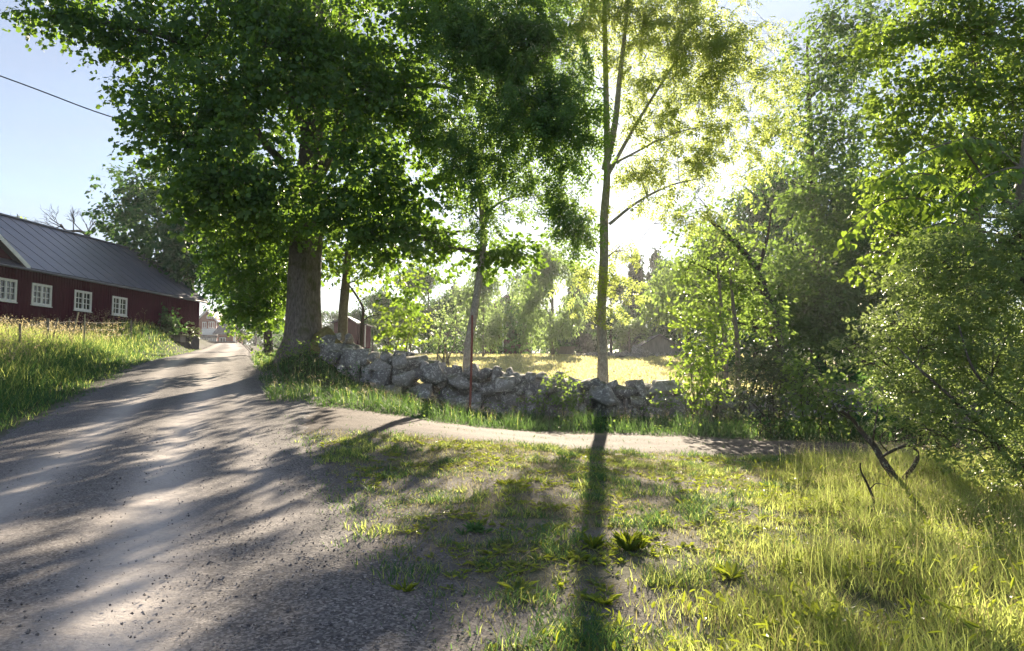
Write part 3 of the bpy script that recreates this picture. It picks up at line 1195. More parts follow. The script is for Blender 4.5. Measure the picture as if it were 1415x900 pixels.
# small red shed seen over the wall's end
YS = 62.0
sz = P(482, 470, YS)
shed = empty('shed', (sz[0], sz[1], H(sz[0], sz[1])), 'small dark red shed behind the pale trunk over the stone wall', 'shed')
a = Acc()
gable_face(a, 461.5, 480.5, 492, 444, 438.5, 480, YS, 4)
a.obj('wall', M['red_board'], shed)
a = Acc()
gable_roof(a, (458.5, 445.5), (480.5, 437), (494, 446), YS, 4.4, .4, .1)
a.obj('roof', M['roof_grey'], shed)
a = Acc()
pts_box(a, 492.3, 505, 447.5, 480, YS + .6, 2.5)
a.obj('lean_to', M['red_board'], shed)
a = Acc()
l, r = P(491, 446.2, YS + .3), P(507, 447.6, YS + .3)
quadbox(a, [l, r, r + (0, 3, 0), l + (0, 3, 0)], .1)
a.obj('lean_to_roof', M['roof_far'], shed)
a = Acc()
pts_box(a, 503.6, 505.2, 449, 480, YS + .55, .12)
a.obj('corner_board', M['white_paint'], shed)

# red house lost in the mist behind the pale trees
YM = 128.0
sz = P(700, 480, YM)
h2 = empty('house', (sz[0], sz[1], H(sz[0], sz[1])), 'red house with white corners half hidden in mist behind the pale trees', 'house')
a = Acc()
gable_face(a, 668, 702, 736, 430, 408, 490, YM, 8)
a.obj('wall', M['red_board'], h2)
a = Acc()
gable_roof(a, (663, 433), (702, 406), (741, 433), YM, 8.5, .5)
a.obj('roof', M['roof_far'], h2)
for x in (669, 695, 735):
    a = Acc()
    pts_box(a, x - .9, x + .9, 431, 489, YM - .08, .2)
    a.obj('corner_board', M['white_paint'], h2)
far_window(h2, 706, 715, 436, 450, YM - .12)
far_window(h2, 681, 690, 436, 450, YM - .12)

# grey board shed in the mist to the right
YG = 84.0
sz = P(915, 490, YG)
h3 = empty('shed', (sz[0], sz[1], H(sz[0], sz[1])), 'grey board shed in the mist behind the boulders', 'shed')
a = Acc()
gable_face(a, 886, 911, 938, 477, 463, 500, YG, 5)
a.obj('wall', M['grey_board'], h3)
a = Acc()
for k in range(13):
    x = 888 + k * 4
    pts_box(a, x - .35, x + .35, 477.5, 498, YG - .05, .048)
tag(a.obj('batten', M['grey_board'], h3), kind='stuff')
a = Acc()
gable_roof(a, (882, 479.5), (911, 461.5), (942, 479.5), YG, 5.5, .4, .12)
a.obj('roof', M['roof_far'], h3)

# trough at the far edge of the field
a = Acc()
pts_box(a, 769, 794, 480, 489, 72, 1.1)
tr_o = a.obj('trough', M['grey_wood'])
tag(tr_o, 'brown wooden feed trough at the far end of the field', 'trough')
a = Acc()
pts_box(a, 768, 795, 478.9, 480, 71.9, 1.3)
a.obj('rim', M['grey_wood'], tr_o)
for x in (772, 791):
    a = Acc()
    pts_box(a, x - .8, x + .8, 489, 494, 72.2, .2)
    a.obj('leg', M['grey_wood'], tr_o)

# ================================================================== FENCE, POLE, CABLE, BOX
fence = empty('wire_fence', G(66, 486), 'old wire fence on grey wooden posts in the tall grass by the barn', 'fence')


def stick(acc, p0, p1, r0, r1, sides=7):
    p0, p1 = np.asarray(p0), np.asarray(p1)
    acc.tube(curve_pts([p0, (p0 + p1) / 2 + rng.normal(size=3) * .012, p1], 6), [r0, r1], sides, .14)


tops = []
for px, yb, yt, r in ((27, 493, 447, .055), (66, 486, 440, .06), (95, 482, 441, .05), (181, 468, 443, .07)):
    g = G(px, yb)
    tp = P(px + .5, yt, g[1])
    a = Acc()
    stick(a, g - (0, 0, .3), tp, r, r * .85, 8)
    a.obj('post', M['grey_wood'], fence)
    tops.append(tp)
g = G(-60, 500)
tops.insert(0, P(-60, 452, g[1]))
a = Acc()
stick(a, g - (0, 0, .3), tops[0], .055, .05, 8)
a.obj('post', M['grey_wood'], fence)
for dz in (.12, .5, .85):
    a = Acc()
    for p, q in zip(tops[:-1], tops[1:]):
        mid = (p + q) / 2 - (0, 0, .06)
        a.tube(curve_pts([p - (0, 0, dz), mid - (0, 0, dz), q - (0, 0, dz)], 6), [.003], 4)
    a.obj('wire', M['wire'], fence)
for (x0, y0), (x1, y1), m, lab in (((70, 470), (80.5, 440), 'grey_wood', 'grey stick leaning in the tall grass between two fence posts'),
                                   ((97, 470), (108.5, 431.5), 'pale_wood', 'longer weathered stick leaning under the third barn window'),
                                   ((116, 474), (117.5, 434), 'pale_wood', 'upright pale bare stake just below the third barn window')):
    g = G(x0, y0 + 14)
    a = Acc()
    stick(a, P(x0, y0 + 8, g[1]), P(x1, y1, g[1] + .2), .045, .035)
    tag(a.obj('stake', M[m]), lab, 'stake')

p0 = P(649, 556, 24.6)
p0[2] = H(p0[0], p0[1]) - .1
p1 = P(652.5, 436, 24.8)
a = Acc()
a.tube(curve_pts([p0, (p0 + p1) / 2 + (.015, 0, 0), p1], 8), [.042, .034], 10, .05)
pole = tag(a.obj('marker_pole', M['red_pole']), 'thin rusty red pole standing in front of the stone wall', 'pole')

a = Acc()
c0, c1, c2 = P(-420, -45, 24), P(0, 105, 27), P(168, 166, 30)
c3 = P(330, 205, 33)
a.tube(curve_pts([c0, c1, c2, c3], 24), [.024], 6)
tag(a.obj('overhead_cable', M['black_cable']), 'black overhead cable crossing the open sky into the big maple', 'cable')

# low box with a mossy lid beside the barn
g = P(238, 468, 54)
a = Acc()
pts_box(a, 226, 249, 462.8, 472, 54, .9)
bx = tag(a.obj('storage_box', M['grey_board']), 'low box with a mossy green lid beside the barn corner', 'box')
a = Acc()
pts_box(a, 224.5, 252, 461.2, 462.8, 53.85, 1.2)
a.obj('lid', M['moss_green'], bx)

# ================================================================== TREES
def L(px, py, Y, rx, ry, rd=None, m=1.0):
    """a leafy lobe of a crown: centre seen at a pixel, radii rx, ry in photograph pixels at depth Y, rd metres deep"""
    k = mppx(Y)
    return (P(px, py, Y), np.array([rx * k, rd if rd else (rx + ry) * .5 * k, ry * k]), m)


def scatter(acc, twig, lobes, tmpl, size, dens, spray=14, length=.75, droop=.3, flat=.55, fill=.42, wtwig=.007, twig_share=.6, gap=.40, gapf=.55):
    """leaves in sprays along little twigs through each lobe's volume"""
    for C, R, m in lobes:
        ns = max(3, int(dens * math.pi * R[0] * R[2] * m / spray))
        d = unit(rng.normal(size=(ns, 3)))
        rad = rng.random(ns) ** fill
        ph = d * 1.9 + C * .37
        wob = .68 + .62 * fbm(ph[:, 0] + ph[:, 2] * .7, ph[:, 1] - ph[:, 2] * .8, 3)
        c = C + d * (rad * wob)[:, None] * R
        if gap > 0:
            f_ = gapf / max(.35, min(1.2, float(R.mean())))
            g_ = .5 * (vnoise(c[:, 0] * f_ * 2.2 + c[:, 2] * f_ * 1.3 + 40, c[:, 1] * f_ * 1.6 - c[:, 2] * f_ * 1.9 + 90) + vnoise(c[:, 0] * f_ * 4.1 - c[:, 2] * f_ * 2.9 + 10, c[:, 1] * f_ * 3.3 + c[:, 2] * f_ * 3.7 + 30))
            k_ = g_ > gap
            c, d = c[k_], d[k_]
            ns = len(c)
            if ns == 0:
                continue
        ax = unit(d * (1, 1, .45) + rng.normal(size=(ns, 3)) * .55 + (0, 0, -droop))
        ln = length * (.6 + .8 * rng.random(ns))
        side = unit(np.cross(ax, (0, 0, 1.0)) + rng.normal(size=(ns, 3)) * .2)
        tone = rng.random(ns)
        uu = rng.random((ns, spray))
        sg = rng.choice([-1.0, 1.0], (ns, spray))
        off = rng.random((ns, spray)) * .34
        p = c[:, None] + ax[:, None] * ((uu - .35) * ln[:, None])[..., None] + side[:, None] * (sg * off * ln[:, None])[..., None]
        p = p + rng.normal(size=p.shape) * .09 * ln[:, None, None]
        tip = ax[:, None] * .7 + side[:, None] * (sg * .75)[..., None] + rng.normal(size=p.shape) * .4 + np.array([0, 0, -droop * 1.2])
        nrm = np.array([0, 0, 1.0]) * flat + rng.normal(size=p.shape) * .5 + d[:, None] * .25
        sz = size * (.5 + .85 * rng.random((ns, spray)))
        rn = np.clip(.55 * tone[:, None] + .45 * rng.random((ns, spray)), 0, 1)
        acc.leaves(tmpl, p.reshape(-1, 3), unit(nrm.reshape(-1, 3)), tip.reshape(-1, 3), sz.ravel(), rn.ravel())
        if twig is not None:
            k = rng.random(ns) < twig_share
            a0 = c[k] - ax[k] * (ln[k] * .9)[:, None] - d[k] * (.25 * R.min())
            a1 = c[k] + ax[k] * (ln[k] * .6)[:, None]
            n = len(a0)
            t = unit(a1 - a0)
            b1 = unit(np.cross(t, (.3, .2, 1.0)))
            b2 = np.cross(t, b1)
            v = np.concatenate([(a0 + b1 * wtwig)[:, None], (a0 - b1 * wtwig * .5 + b2 * wtwig * .87)[:, None], (a0 - b1 * wtwig * .5 - b2 * wtwig * .87)[:, None], a1[:, None]], 1)
            o = (np.arange(n) * 4)[:, None, None]
            twig.add(v.reshape(-1, 3), (np.array([[0, 1, 3], [1, 2, 3], [2, 0, 3]])[None] + o).reshape(-1, 3))


class Skeleton:
    """points of trunk and limbs that new limbs may grow from"""

    def __init__(self, line, radii):
        self.p = np.asarray(line, float)
        self.r = np.interp(np.linspace(0, 1, len(self.p)), np.linspace(0, 1, len(radii)), radii)

    def grow(self, acc, line, r0, r1, sides=7, rough=.08):
        line = np.asarray(line, float)
        acc.tube(line, [r0, r0 * .68 + r1 * .32, r0 * .36 + r1 * .64, r1], sides, rough)
        self.p = np.concatenate([self.p, line[3:]])
        self.r = np.concatenate([self.r, np.interp(np.linspace(0, 1, len(line)), [0, .33, .66, 1], [r0, r0 * .68 + r1 * .32, r0 * .36 + r1 * .64, r1])[3:]])


def limb(acc, sk, C, R, subs=5, rmax=.2, zmin=-1e9, keep=.62):
    """a limb that leaves the nearest fitting point of the skeleton for a lobe, then finer branches through the lobe"""
    v = C[None] - sk.p
    hor = np.linalg.norm(v[:, :2], axis=1)
    cost = np.linalg.norm(v, axis=1) + 1.3 * np.maximum(0, .35 * hor - v[:, 2]) + .5 * np.maximum(0, v[:, 2] - 1.6 * hor - .5) + (sk.p[:, 2] < zmin) * 50 - 1.2 * np.minimum(sk.r, .25)
    k = int(np.argmin(cost))
    p0 = sk.p[k]
    v = C - p0
    ln = np.linalg.norm(v)
    r0 = min(rmax, sk.r[k] * keep, .018 + .026 * ln)
    m = p0 + v * .52 + np.array([0, 0, .10 * np.linalg.norm(v[:2])]) + rng.normal(size=3) * .05 * ln
    m2 = p0 + v * .24 + rng.normal(size=3) * .035 * ln + (0, 0, .05 * ln)
    line = curve_pts([p0, m2, m, C + rng.normal(size=3) * .15 * R], 18)
    sk.grow(acc, line, r0, max(.010, r0 * .3))
    for q in range(subs):
        s = line[rng.integers(len(line) // 2, len(line))]
        e = C + unit(rng.normal(size=3)) * R * rng.uniform(.55, .95)
        w = e - s
        mid = s + w * .5 + rng.normal(size=3) * .1 * np.linalg.norm(w) + (0, 0, .06 * np.linalg.norm(w))
        acc.tube(curve_pts([s, mid, e], 8), [r0 * .26 + .006, .006], 5, .05)


def tree(name, label, cat, trunk, radii, lobes, tmpl, leaf, bark, size, dens, group=None, spray=14, length=.75, subs=5, sides=12,
         limbs=True, droop=.3, flat=.55, fill=.42, wtwig=.007, extra=None, rough=.06, base=None, twig_share=.6, gap=.40, gapf=.55):
    trunk = curve_pts(trunk, 36)
    base = trunk[0] if base is None else base
    root = empty(name, base, label, cat, group)
    a = Acc()
    a.tube(trunk, radii, sides, rough)
    a.obj('trunk', bark, root)
    br = Acc()
    sk = Skeleton(trunk, radii)
    if extra:
        extra(br, sk)
    if limbs:
        zmin = trunk[0][2] + .25 * (max(C[2] for C, R, m in lobes) - trunk[0][2]) * (1 if sides > 8 else 0)
        for C, R, m in sorted(lobes, key=lambda q: np.linalg.norm(q[0][:2] - trunk[len(trunk) // 2][:2]) + .3 * abs(q[0][2] - trunk[-1][2])):
            limb(br, sk, C, R, subs=subs, zmin=min(zmin, C[2] - .5))
    a = Acc()
    scatter(a, br, lobes, tmpl, size, dens, spray, length, droop, flat, fill, wtwig, twig_share, gap, gapf)
    if br.n:
        br.obj('branches', bark, root)
    a.obj('crown', leaf, root)
    return root


# ------------------------------------------------ the big maple
YB = 28.0
mb = P(418, 476, YB)
mb[2] = H(mb[0], mb[1])
mt = curve_pts([mb - (0, 0, 1.5), mb + (0, 0, .1), P(418, 440, YB), P(420, 370, YB), P(424, 300, YB), P(430, 200, YB), P(436, 90, YB), P(438, -20, YB), P(436, -160, YB), P(430, -260, YB)], 64)
maple = empty('maple_tree', mb, 'huge broad maple with a thick ridged trunk on the bank beside the gravel road', 'tree')
S = 54
n = len(mt)
hh = mt[:, 2] - mb[2]
rad = np.interp(hh, [-.8, 0, .35, .9, 1.8, 3.2, 5, 8, 12, 19], [1.0, .80, .70, .64, .59, .58, .58, .40, .26, .05])
ang = np.linspace(0, 2 * math.pi, S, endpoint=False)
rid = np.zeros((n, S))
for i in range(n):
    ph = ang + .12 * math.sin(hh[i] * 1.3)
    rid[i] = 1 + .05 * np.sin(ph * 3 + 1) + .035 * np.sin(ph * 5 + hh[i] * .5) + .045 * (np.abs(np.sin(ph * 9 + .5 * np.sin(hh[i] * 2.0))) - .5) + .05 * (fbm(ph * 4.0 + 50, np.full(S, hh[i] * .8)) - .5)
    rid[i] += np.exp(-max(hh[i], 0) / .5) * .16 * np.sin(ph * 4 + .7)
vv = mt[:, None] + (rad[:, None] * rid)[..., None] * np.stack([np.cos(ang), np.sin(ang), 0 * ang], -1)[None]
i, j = np.meshgrid(np.arange(n - 1), np.arange(S), indexing='ij')
a = Acc()
a.add(vv.reshape(-1, 3), quads=np.stack([i * S + j, i * S + (j + 1) % S, (i + 1) * S + (j + 1) % S, (i + 1) * S + j], -1).reshape(-1, 4))
a.obj('trunk', M['maple_bark'], maple)
ML = [  # lobes, visible front ones first; unseen rear ones added to shade crown and road
    L(75, 22, 24, 55, 34, 1.0, 1.0), L(150, 40, 25, 60, 42, 1.3, 1.2), L(120, -20, 25, 80, 40, 1.5, .8),
    L(235, 60, 26, 85, 70, 2.2), L(215, 150, 25.5, 48, 55, 1.6), L(250, 190, 25, 68, 60, 1.8), L(310, 130, 24.5, 85, 80, 2.0),
    L(330, 230, 24, 80, 65, 1.8), L(285, 270, 25, 58, 50, 1.5, 1.1), L(385, 275, 24.6, 62, 50, 1.4), L(345, 310, 26.5, 55, 45, 1.5),
    L(390, 60, 25, 90, 85, 2.2, .75), L(470, 130, 25, 85, 80, 2.0, .8), L(480, 240, 24.4, 75, 62, 1.7), L(455, 300, 25.2, 62, 45, 1.4),
    L(520, 330, 25.4, 68, 42, 1.4, 1.1), L(500, 365, 26.5, 50, 26, 1.2, .9), L(560, 270, 26, 62, 55, 1.6), L(545, 190, 27, 75, 60, 1.8, .8), L(590, 325, 26.5, 48, 30, 1.1, .9),
    L(540, 70, 27, 85, 80, 2.2, .75), L(610, 110, 29, 60, 60, 2.0, .6), L(620, 30, 29, 70, 60, 2.0, .6), L(620, 350, 27, 34, 24, .9, .9), L(695, 355, 26.5, 48, 26, 1.0, 1.0), L(720, 345, 26.8, 28, 28, .9, .9),
    L(640, 240, 28.5, 45, 40, 1.4, .55), L(560, 400, 30, 30, 28, 1.2, .45), L(600, 370, 30, 30, 20, 1.0, .5),
    L(305, 345, 29, 36, 26, 1.2, .8), L(345, 390, 30, 46, 36, 1.3, 1.1), L(370, 428, 30.5, 22, 28, 1.1, 1.0), L(335, 430, 30, 26, 18, 1.0, .8), L(395, 370, 34, 50, 40, 2.0, .7), L(375, 405, 33, 40, 40, 1.6, .8), L(330, 375, 33, 50, 40, 1.8, .7), L(330, 130, 31, 120, 110, 2.5, .4), L(480, 150, 32, 120, 120, 2.5, .4), L(420, 40, 33, 130, 100, 3.0, .35), L(300, -60, 28, 150, 90, 3.5, .45), L(460, -90, 28, 150, 100, 3.5, .45),
    L(340, 330, 34, 90, 50, 2.6, .35), L(430, 310, 36, 90, 60, 2.8, .4), L(520, 290, 35, 80, 60, 2.6, .35), L(420, 350, 33, 60, 36, 2.2, .4), L(350, 250, 36, 90, 70, 2.8, .35), L(470, 220, 37, 90, 80, 2.8, .35),
    L(400, 10, 25.5, 80, 60, 2.0, .7), L(310, 10, 25.5, 90, 60, 2.0, .8), L(470, 40, 26, 80, 70, 2.0, .6), L(600, 20, 27, 70, 70, 2.0, .6), L(560, 130, 27, 60, 60, 1.6, .6),
    L(590, -50, 29, 110, 80, 3.0, .45), L(400, -200, 28, 140, 80, 3.5, .35), L(520, -210, 28, 110, 80, 3.0, .35),
]
br = Acc()
sk = Skeleton(mt[26:], [.66, .6, .5, .42, .36, .26, .18, .08])
for pts_, r0 in (  # limbs that show dark against the light
        ([P(432, 270, 28), P(470, 190, 27.5), P(520, 135, 27.4), P(600, 118, 27.2), P(668, 140, 27)], .17),
        ([P(430, 310, 28), P(500, 290, 27.2), P(560, 322, 26.6), P(640, 345, 26.4), P(690, 352, 26.4)], .14),
        ([P(560, 322, 26.6), P(600, 322, 26.5), P(640, 320, 26.4), P(662, 324, 26.2)], .07),
        ([P(520, 135, 27.4), P(600, 170, 27.2), P(620, 200, 27.1), P(640, 260, 27)], .09),
        ([P(432, 200, 28), P(400, 120, 27.5), P(390, 40, 27), P(380, -60, 27)], .22),
        ([P(436, 150, 28), P(470, 60, 28), P(476, -40, 28), P(500, -140, 28)], .24),
        ([P(428, 260, 28), P(360, 190, 27.2), P(330, 120, 26.5), P(250, 60, 26), P(150, 32, 25), P(70, 22, 24)], .16),
        ([P(426, 300, 28), P(365, 260, 27), P(300, 240, 26), P(250, 195, 25)], .13)):
    sk.grow(br, curve_pts(pts_, 24), r0, r0 * .3, 9, .06)
for C, R, m in sorted(ML, key=lambda q: np.linalg.norm(q[0][:2] - mb[:2]) + .3 * abs(q[0][2] - 12)):
    limb(br, sk, C, R, subs=6, rmax=.16)
a = Acc()
scatter(a, br, ML, MAPLE, .172, 335, 14, .8, .35, .5, .40, .006, .3, gap=.41)
br.obj('branches', M['maple_bark'], maple)
a.obj('crown', M['maple_leaf'], maple)
a = Acc()                                                # sunlit low sprays at the crown's rim
scatter(a, None, [L(300, 444, 40, 0.1, .1, .1, 0)], DIAM, .1, 1, 4)

# ------------------------------------------------ middle ash, its thin pale trunk behind the wall
AB = P(646, 505, 26.3)
AB[2] = H(AB[0], AB[1])
tree('ash_tree', 'slender ash with a thin pale leaning trunk behind the marker pole', 'tree',
     [AB - (0, 0, .2), P(646, 490, 26.3), P(657, 420, 26.3), P(668, 330, 26.3), P(664, 250, 26.3), P(668, 130, 26.3), P(675, 0, 26.3), P(680, -120, 26.3)],
     [.19, .15, .13, .12, .11, .09, .07, .03],
     [L(640, 60, 25.4, 62, 60, 1.4), L(700, 40, 24.6, 75, 65, 1.5), L(760, 75, 24.4, 70, 75, 1.5, .85), L(735, 160, 24.2, 68, 60, 1.4, .8), L(790, 165, 24.0, 52, 75, 1.2, .85),
      L(785, 260, 24.2, 26, 58, .7, 1.3), L(800, 320, 24.2, 22, 42, .6, 1.3), L(690, 120, 25.0, 58, 58, 1.3), L(655, 200, 25.2, 48, 60, 1.1, .8), L(700, 235, 24.8, 50, 36, 1.0, .8),
      L(650, 280, 25.2, 22, 45, .6, .6), L(680, 300, 25, 26, 26, .6, .5), L(740, 270, 26, 40, 28, 1.0, .45), L(620, 170, 26.5, 40, 60, 1.1, .6),
      L(700, -70, 25.5, 110, 70, 2.0, .6), L(780, -40, 25, 70, 60, 1.5, .7)],
     ASH, M['ash_leaf'], M['ash_bark'], .37, 205, spray=8, length=.6, subs=4, droop=.55, flat=.5)

# ------------------------------------------------ the ash the sun shines through
SB = P(832, 516, 26.0)
SB[2] = H(SB[0], SB[1])


def fork(br, sk):
    for pts_, r0 in (([P(836, 235, 25.4), P(850, 170, 25.2), P(856, 110, 25.1), P(866, 20, 25), P(872, -80, 25)], .13),
                     ([P(840, 242, 25.4), P(880, 170, 25), P(930, 90, 24.6), P(960, 40, 24.4)], .07),
                     ([P(842, 310, 25.4), P(880, 280, 25), P(925, 257, 24.7), P(970, 246, 24.5)], .06),
                     ([P(838, 232, 25.4), P(870, 215, 25), P(930, 185, 24.6), P(1000, 170, 24.4)], .05)):
        sk.grow(br, curve_pts(pts_, 18), r0, r0 * .25, 8, .06)


tree('ash_tree', 'tall straight ash with leafy sprouts on its trunk, low sun shining through its fork', 'tree',
     [SB - (0, 0, .2), P(833, 500, 26.0), P(831, 430, 25.85), P(834.5, 360, 25.7), P(835, 300, 25.55), P(839, 240, 25.4), P(838, 150, 25.4), P(836, 50, 25.4), P(836, -60, 25.4), P(840, -150, 25.4)],
     [.23, .165, .155, .15, .115, .095, .07, .04],
     [L(850, 20, 24.6, 55, 42, 1.3, .9), L(905, 50, 24.4, 58, 48, 1.3, .9), L(965, 70, 24.0, 58, 52, 1.3, .8), L(810, 40, 25, 40, 50, 1.1, .8), L(1010, 110, 24, 34, 52, 1.0, .7), L(868, 95, 24.6, 34, 30, .8, .7),
      L(960, 150, 24.0, 48, 34, 1.1, .65), L(920, 110, 24.4, 40, 36, 1.0, .6), L(1000, 205, 24, 40, 34, 1.0, .45), L(935, 215, 24.2, 42, 24, 1.0, .7), L(960, 265, 24, 44, 26, 1.0, .5), L(900, 275, 24.4, 30, 26, .8, .6), L(1040, 235, 24.4, 36, 22, .9, .3),
      L(990, 300, 24.4, 30, 20, .8, .3), L(1000, 60, 24, 46, 50, 1.2, .8), L(1030, 170, 24.2, 40, 40, 1.0, .4), L(970, 225, 24.2, 40, 30, 1.0, .8), L(905, 165, 24.6, 34, 40, .9, .7), L(880, 240, 24.8, 30, 30, .8, .7), L(885, 140, 25.2, 26, 34, .8, .8), L(925, 185, 25, 36, 30, .9, .8), L(975, 180, 24.6, 40, 30, 1.0, .9), L(905, 225, 24.6, 36, 20, .8, .8), L(945, 235, 24.4, 40, 20, .8, .8), L(870, 180, 25, 20, 26, .6, .6), L(1055, 115, 24.4, 40, 40, 1.0, .55), L(1075, 175, 24.6, 36, 36, 1.0, .5), L(1045, 215, 24.6, 36, 20, .9, .5), L(1020, 265, 24.4, 26, 22, .8, .25), L(950, 300, 24.2, 30, 20, .8, .5), L(890, 60, 25, 50, 50, 1.2, .6), L(940, 30, 24, 60, 50, 1.2, .6), L(940, 120, 24.4, 34, 40, .9, .5), L(985, 110, 24.2, 34, 40, .9, .6), L(1060, 60, 24.4, 26, 40, .9, .5), L(833, 300, 25.2, 14, 34, .4, .25), L(834, 390, 25.3, 13, 26, .35, .5), L(812, 425, 25.0, 28, 18, .6, .8), L(860, 345, 25.4, 20, 26, .5, .6), L(805, 380, 25.2, 26, 18, .6, 1.0),
      L(865, 395, 25.3, 26, 26, .6, .6), L(850, 425, 25.4, 22, 16, .5, .5), L(890, -40, 24.6, 110, 60, 2.0, .6), L(980, -30, 24.4, 70, 50, 1.5, .6)],
     ASH, M['ash_leaf_light'], M['ash_bark'], .30, 175, spray=8, length=.65, subs=4, droop=.5, flat=.5, extra=fork, gap=.43, gapf=.8)

# ------------------------------------------------ pale thin tree and sapling at the wall's mossy end
g = P(474, 470, 33)
g[2] = H(g[0], g[1])
tree('young_maple', 'young maple with a straight pale trunk behind the mossy end of the wall', 'tree',
     [g - (0, 0, .3), P(474, 440, 33), P(477, 400, 33), P(482, 340, 33), P(490, 280, 33)], [.26, .21, .20, .14, .05],
     [L(500, 385, 33, 40, 22, 1.4, .7), L(540, 360, 33, 50, 34, 1.6, .8), L(470, 350, 33, 50, 30, 1.5, .8), L(520, 300, 33, 60, 40, 2.0, .8)],
     MAPLE, M['lime_leaf'], M['thin_bark'], .16, 120)
g = P(500, 470, 31)
g[2] = H(g[0], g[1])
tree('sapling', 'thin dark bare sapling that bends left above the mossy end of the wall', 'sapling',
     [g - (0, 0, .2), P(500, 455, 31), P(502, 430, 31), P(498, 418, 31), P(488, 402, 31), P(482, 394, 31)], [.085, .07, .055, .05, .04, .02],
     [L(506, 412, 31, 16, 12, .5, .6), L(520, 436, 31, 16, 10, .4, .5)], OVATE, M['shrub_leaf'], M['dark_bark'], .10, 150, spray=8, length=.4, subs=3, sides=7)


# ------------------------------------------------ shrubs and saplings
def bush(name, label, cat, px, pb, Y, lobes, leaf, bark, size, dens, tmpl=OVATE, stems=6, r0=.03, spread=.25, group=None, **kw):
    g = P(px, pb, Y)
    g[2] = H(g[0], g[1])
    root = empty(name, g, label, cat, group)
    br = Acc()
    for k in range(stems):
        C, R, m = lobes[k % len(lobes)]
        e = C + unit(rng.normal(size=3)) * R * .7
        s = g + np.array([rng.normal() * spread, rng.normal() * spread, -.1])
        mid = (s + e) / 2 + np.array([0, 0, .12 * abs(e[2] - s[2])]) + rng.normal(size=3) * .06 * np.linalg.norm(e - s)
        br.tube(curve_pts([s, mid, e], 10), [r0, r0 * .6, .006], 6, .1)
    a = Acc()
    scatter(a, br, lobes, tmpl, size, dens, **kw)
    br.obj('stems', bark, root)
    a.obj('foliage', leaf, root)
    return root


KW = dict(spray=10, length=.5, droop=.15, fill=.45)
bush('young_lime', 'bright yellow green young lime leaning over the stone wall near the mossy heap', 'sapling', 556, 492, 33,
     [L(555, 440, 33, 34, 24, 1.0), L(545, 465, 33, 36, 22, 1.0), L(575, 462, 33, 24, 24, .8), L(566, 420, 33, 18, 14, .6)], M['lime_leaf'], M['thin_bark'], .15, 150, HEART, 7, .04, **KW)
bush('young_willow', 'feathery pale green sapling right of the young lime, beyond the wall', 'sapling', 615, 484, 47,
     [L(612, 455, 47, 26, 24, 1.1), L(622, 425, 47, 22, 22, 1.0), L(604, 470, 47, 24, 14, 1.0), L(640, 448, 47, 18, 20, .9)], M['pale_leaf'], M['thin_bark'], .16, 95, DIAM, 7, .05, **KW)
bush('shrub', 'round grey green shrub growing against the barn wall', 'shrub', 222, 470, 53,
     [L(208, 447, 53, 20, 17, 1.1, 1.1), L(230, 440, 53, 20, 14, 1.1, 1.1), L(240, 452, 53, 14, 13, 1.0, 1.1), L(216, 452, 53, 28, 10, 1.0)], M['dark_leaf'], M['dark_bark'], .24, 170, DIAM, 8, .04, **KW)
bush('shrub', 'small grey leaved shrub at the barn corner near the red house', 'shrub', 264, 474, 56,
     [L(264, 456, 56, 9, 9, .6), L(262, 466, 56, 10, 6, .6)], M['grey_shrub_leaf'], M['dark_bark'], .22, 260, DIAM, 5, .02, **KW)
# in front of the wall and along its foot
bush('shrub', 'low dark leafy shrub against the tall left part of the stone wall', 'shrub', 487, 530, 25.3,
     [L(487, 517, 25.2, 16, 13, .5), L(470, 528, 25.2, 16, 10, .5), L(498, 530, 25.2, 16, 10, .5)], M['dark_leaf'], M['dark_bark'], .085, 330, OVATE, 6, .015, .15, **KW)
bush('raspberry_bush', 'spreading raspberry bush against the middle of the stone wall', 'bush', 765, 566, 23.9,
     [L(765, 538, 23.9, 34, 20, .6), L(740, 552, 23.8, 24, 14, .5), L(792, 552, 23.8, 24, 14, .5), L(768, 560, 23.7, 44, 10, .5), L(780, 520, 24.2, 14, 10, .4)],
     M['shrub_leaf'], M['thin_bark'], .105, 280, OVATE, 9, .012, .3, spray=7, length=.4, droop=.25)
bush('shrub', 'small bright green shrub at the wall foot left of the red pole', 'shrub', 617, 560, 24.8,
     [L(617, 548, 24.6, 13, 9, .4)], M['shrub_leaf'], M['thin_bark'], .09, 300, OVATE, 4, .012, .12, **KW)
bush('shrub', 'low green shrub at the wall foot right of the red pole', 'shrub', 690, 566, 24.4,
     [L(680, 558, 24.2, 18, 8, .4), L(702, 560, 24.2, 14, 7, .4)], M['shrub_leaf'], M['thin_bark'], .09, 260, OVATE, 5, .012, .15, **KW)
bush('shrub', 'leafy shrub hiding the wall foot below the far right stones', 'shrub', 905, 574, 23.4,
     [L(905, 562, 23.3, 24, 12, .5), L(930, 552, 23.4, 16, 10, .4)], M['shrub_leaf'], M['thin_bark'], .10, 240, OVATE, 6, .012, .2, **KW)
bush('nettle_patch', 'leafy nettles on the bank under the big maple trunk', 'nettles', 392, 495, 25.6,
     [L(395, 480, 26.2, 26, 11, .6), L(372, 490, 26, 20, 9, .6), L(420, 486, 26, 22, 12, .5), L(440, 500, 25.8, 18, 10, .5)], M['shrub_leaf'], M['thin_bark'], .10, 420, OVATE, 8, .01, .4, **KW)
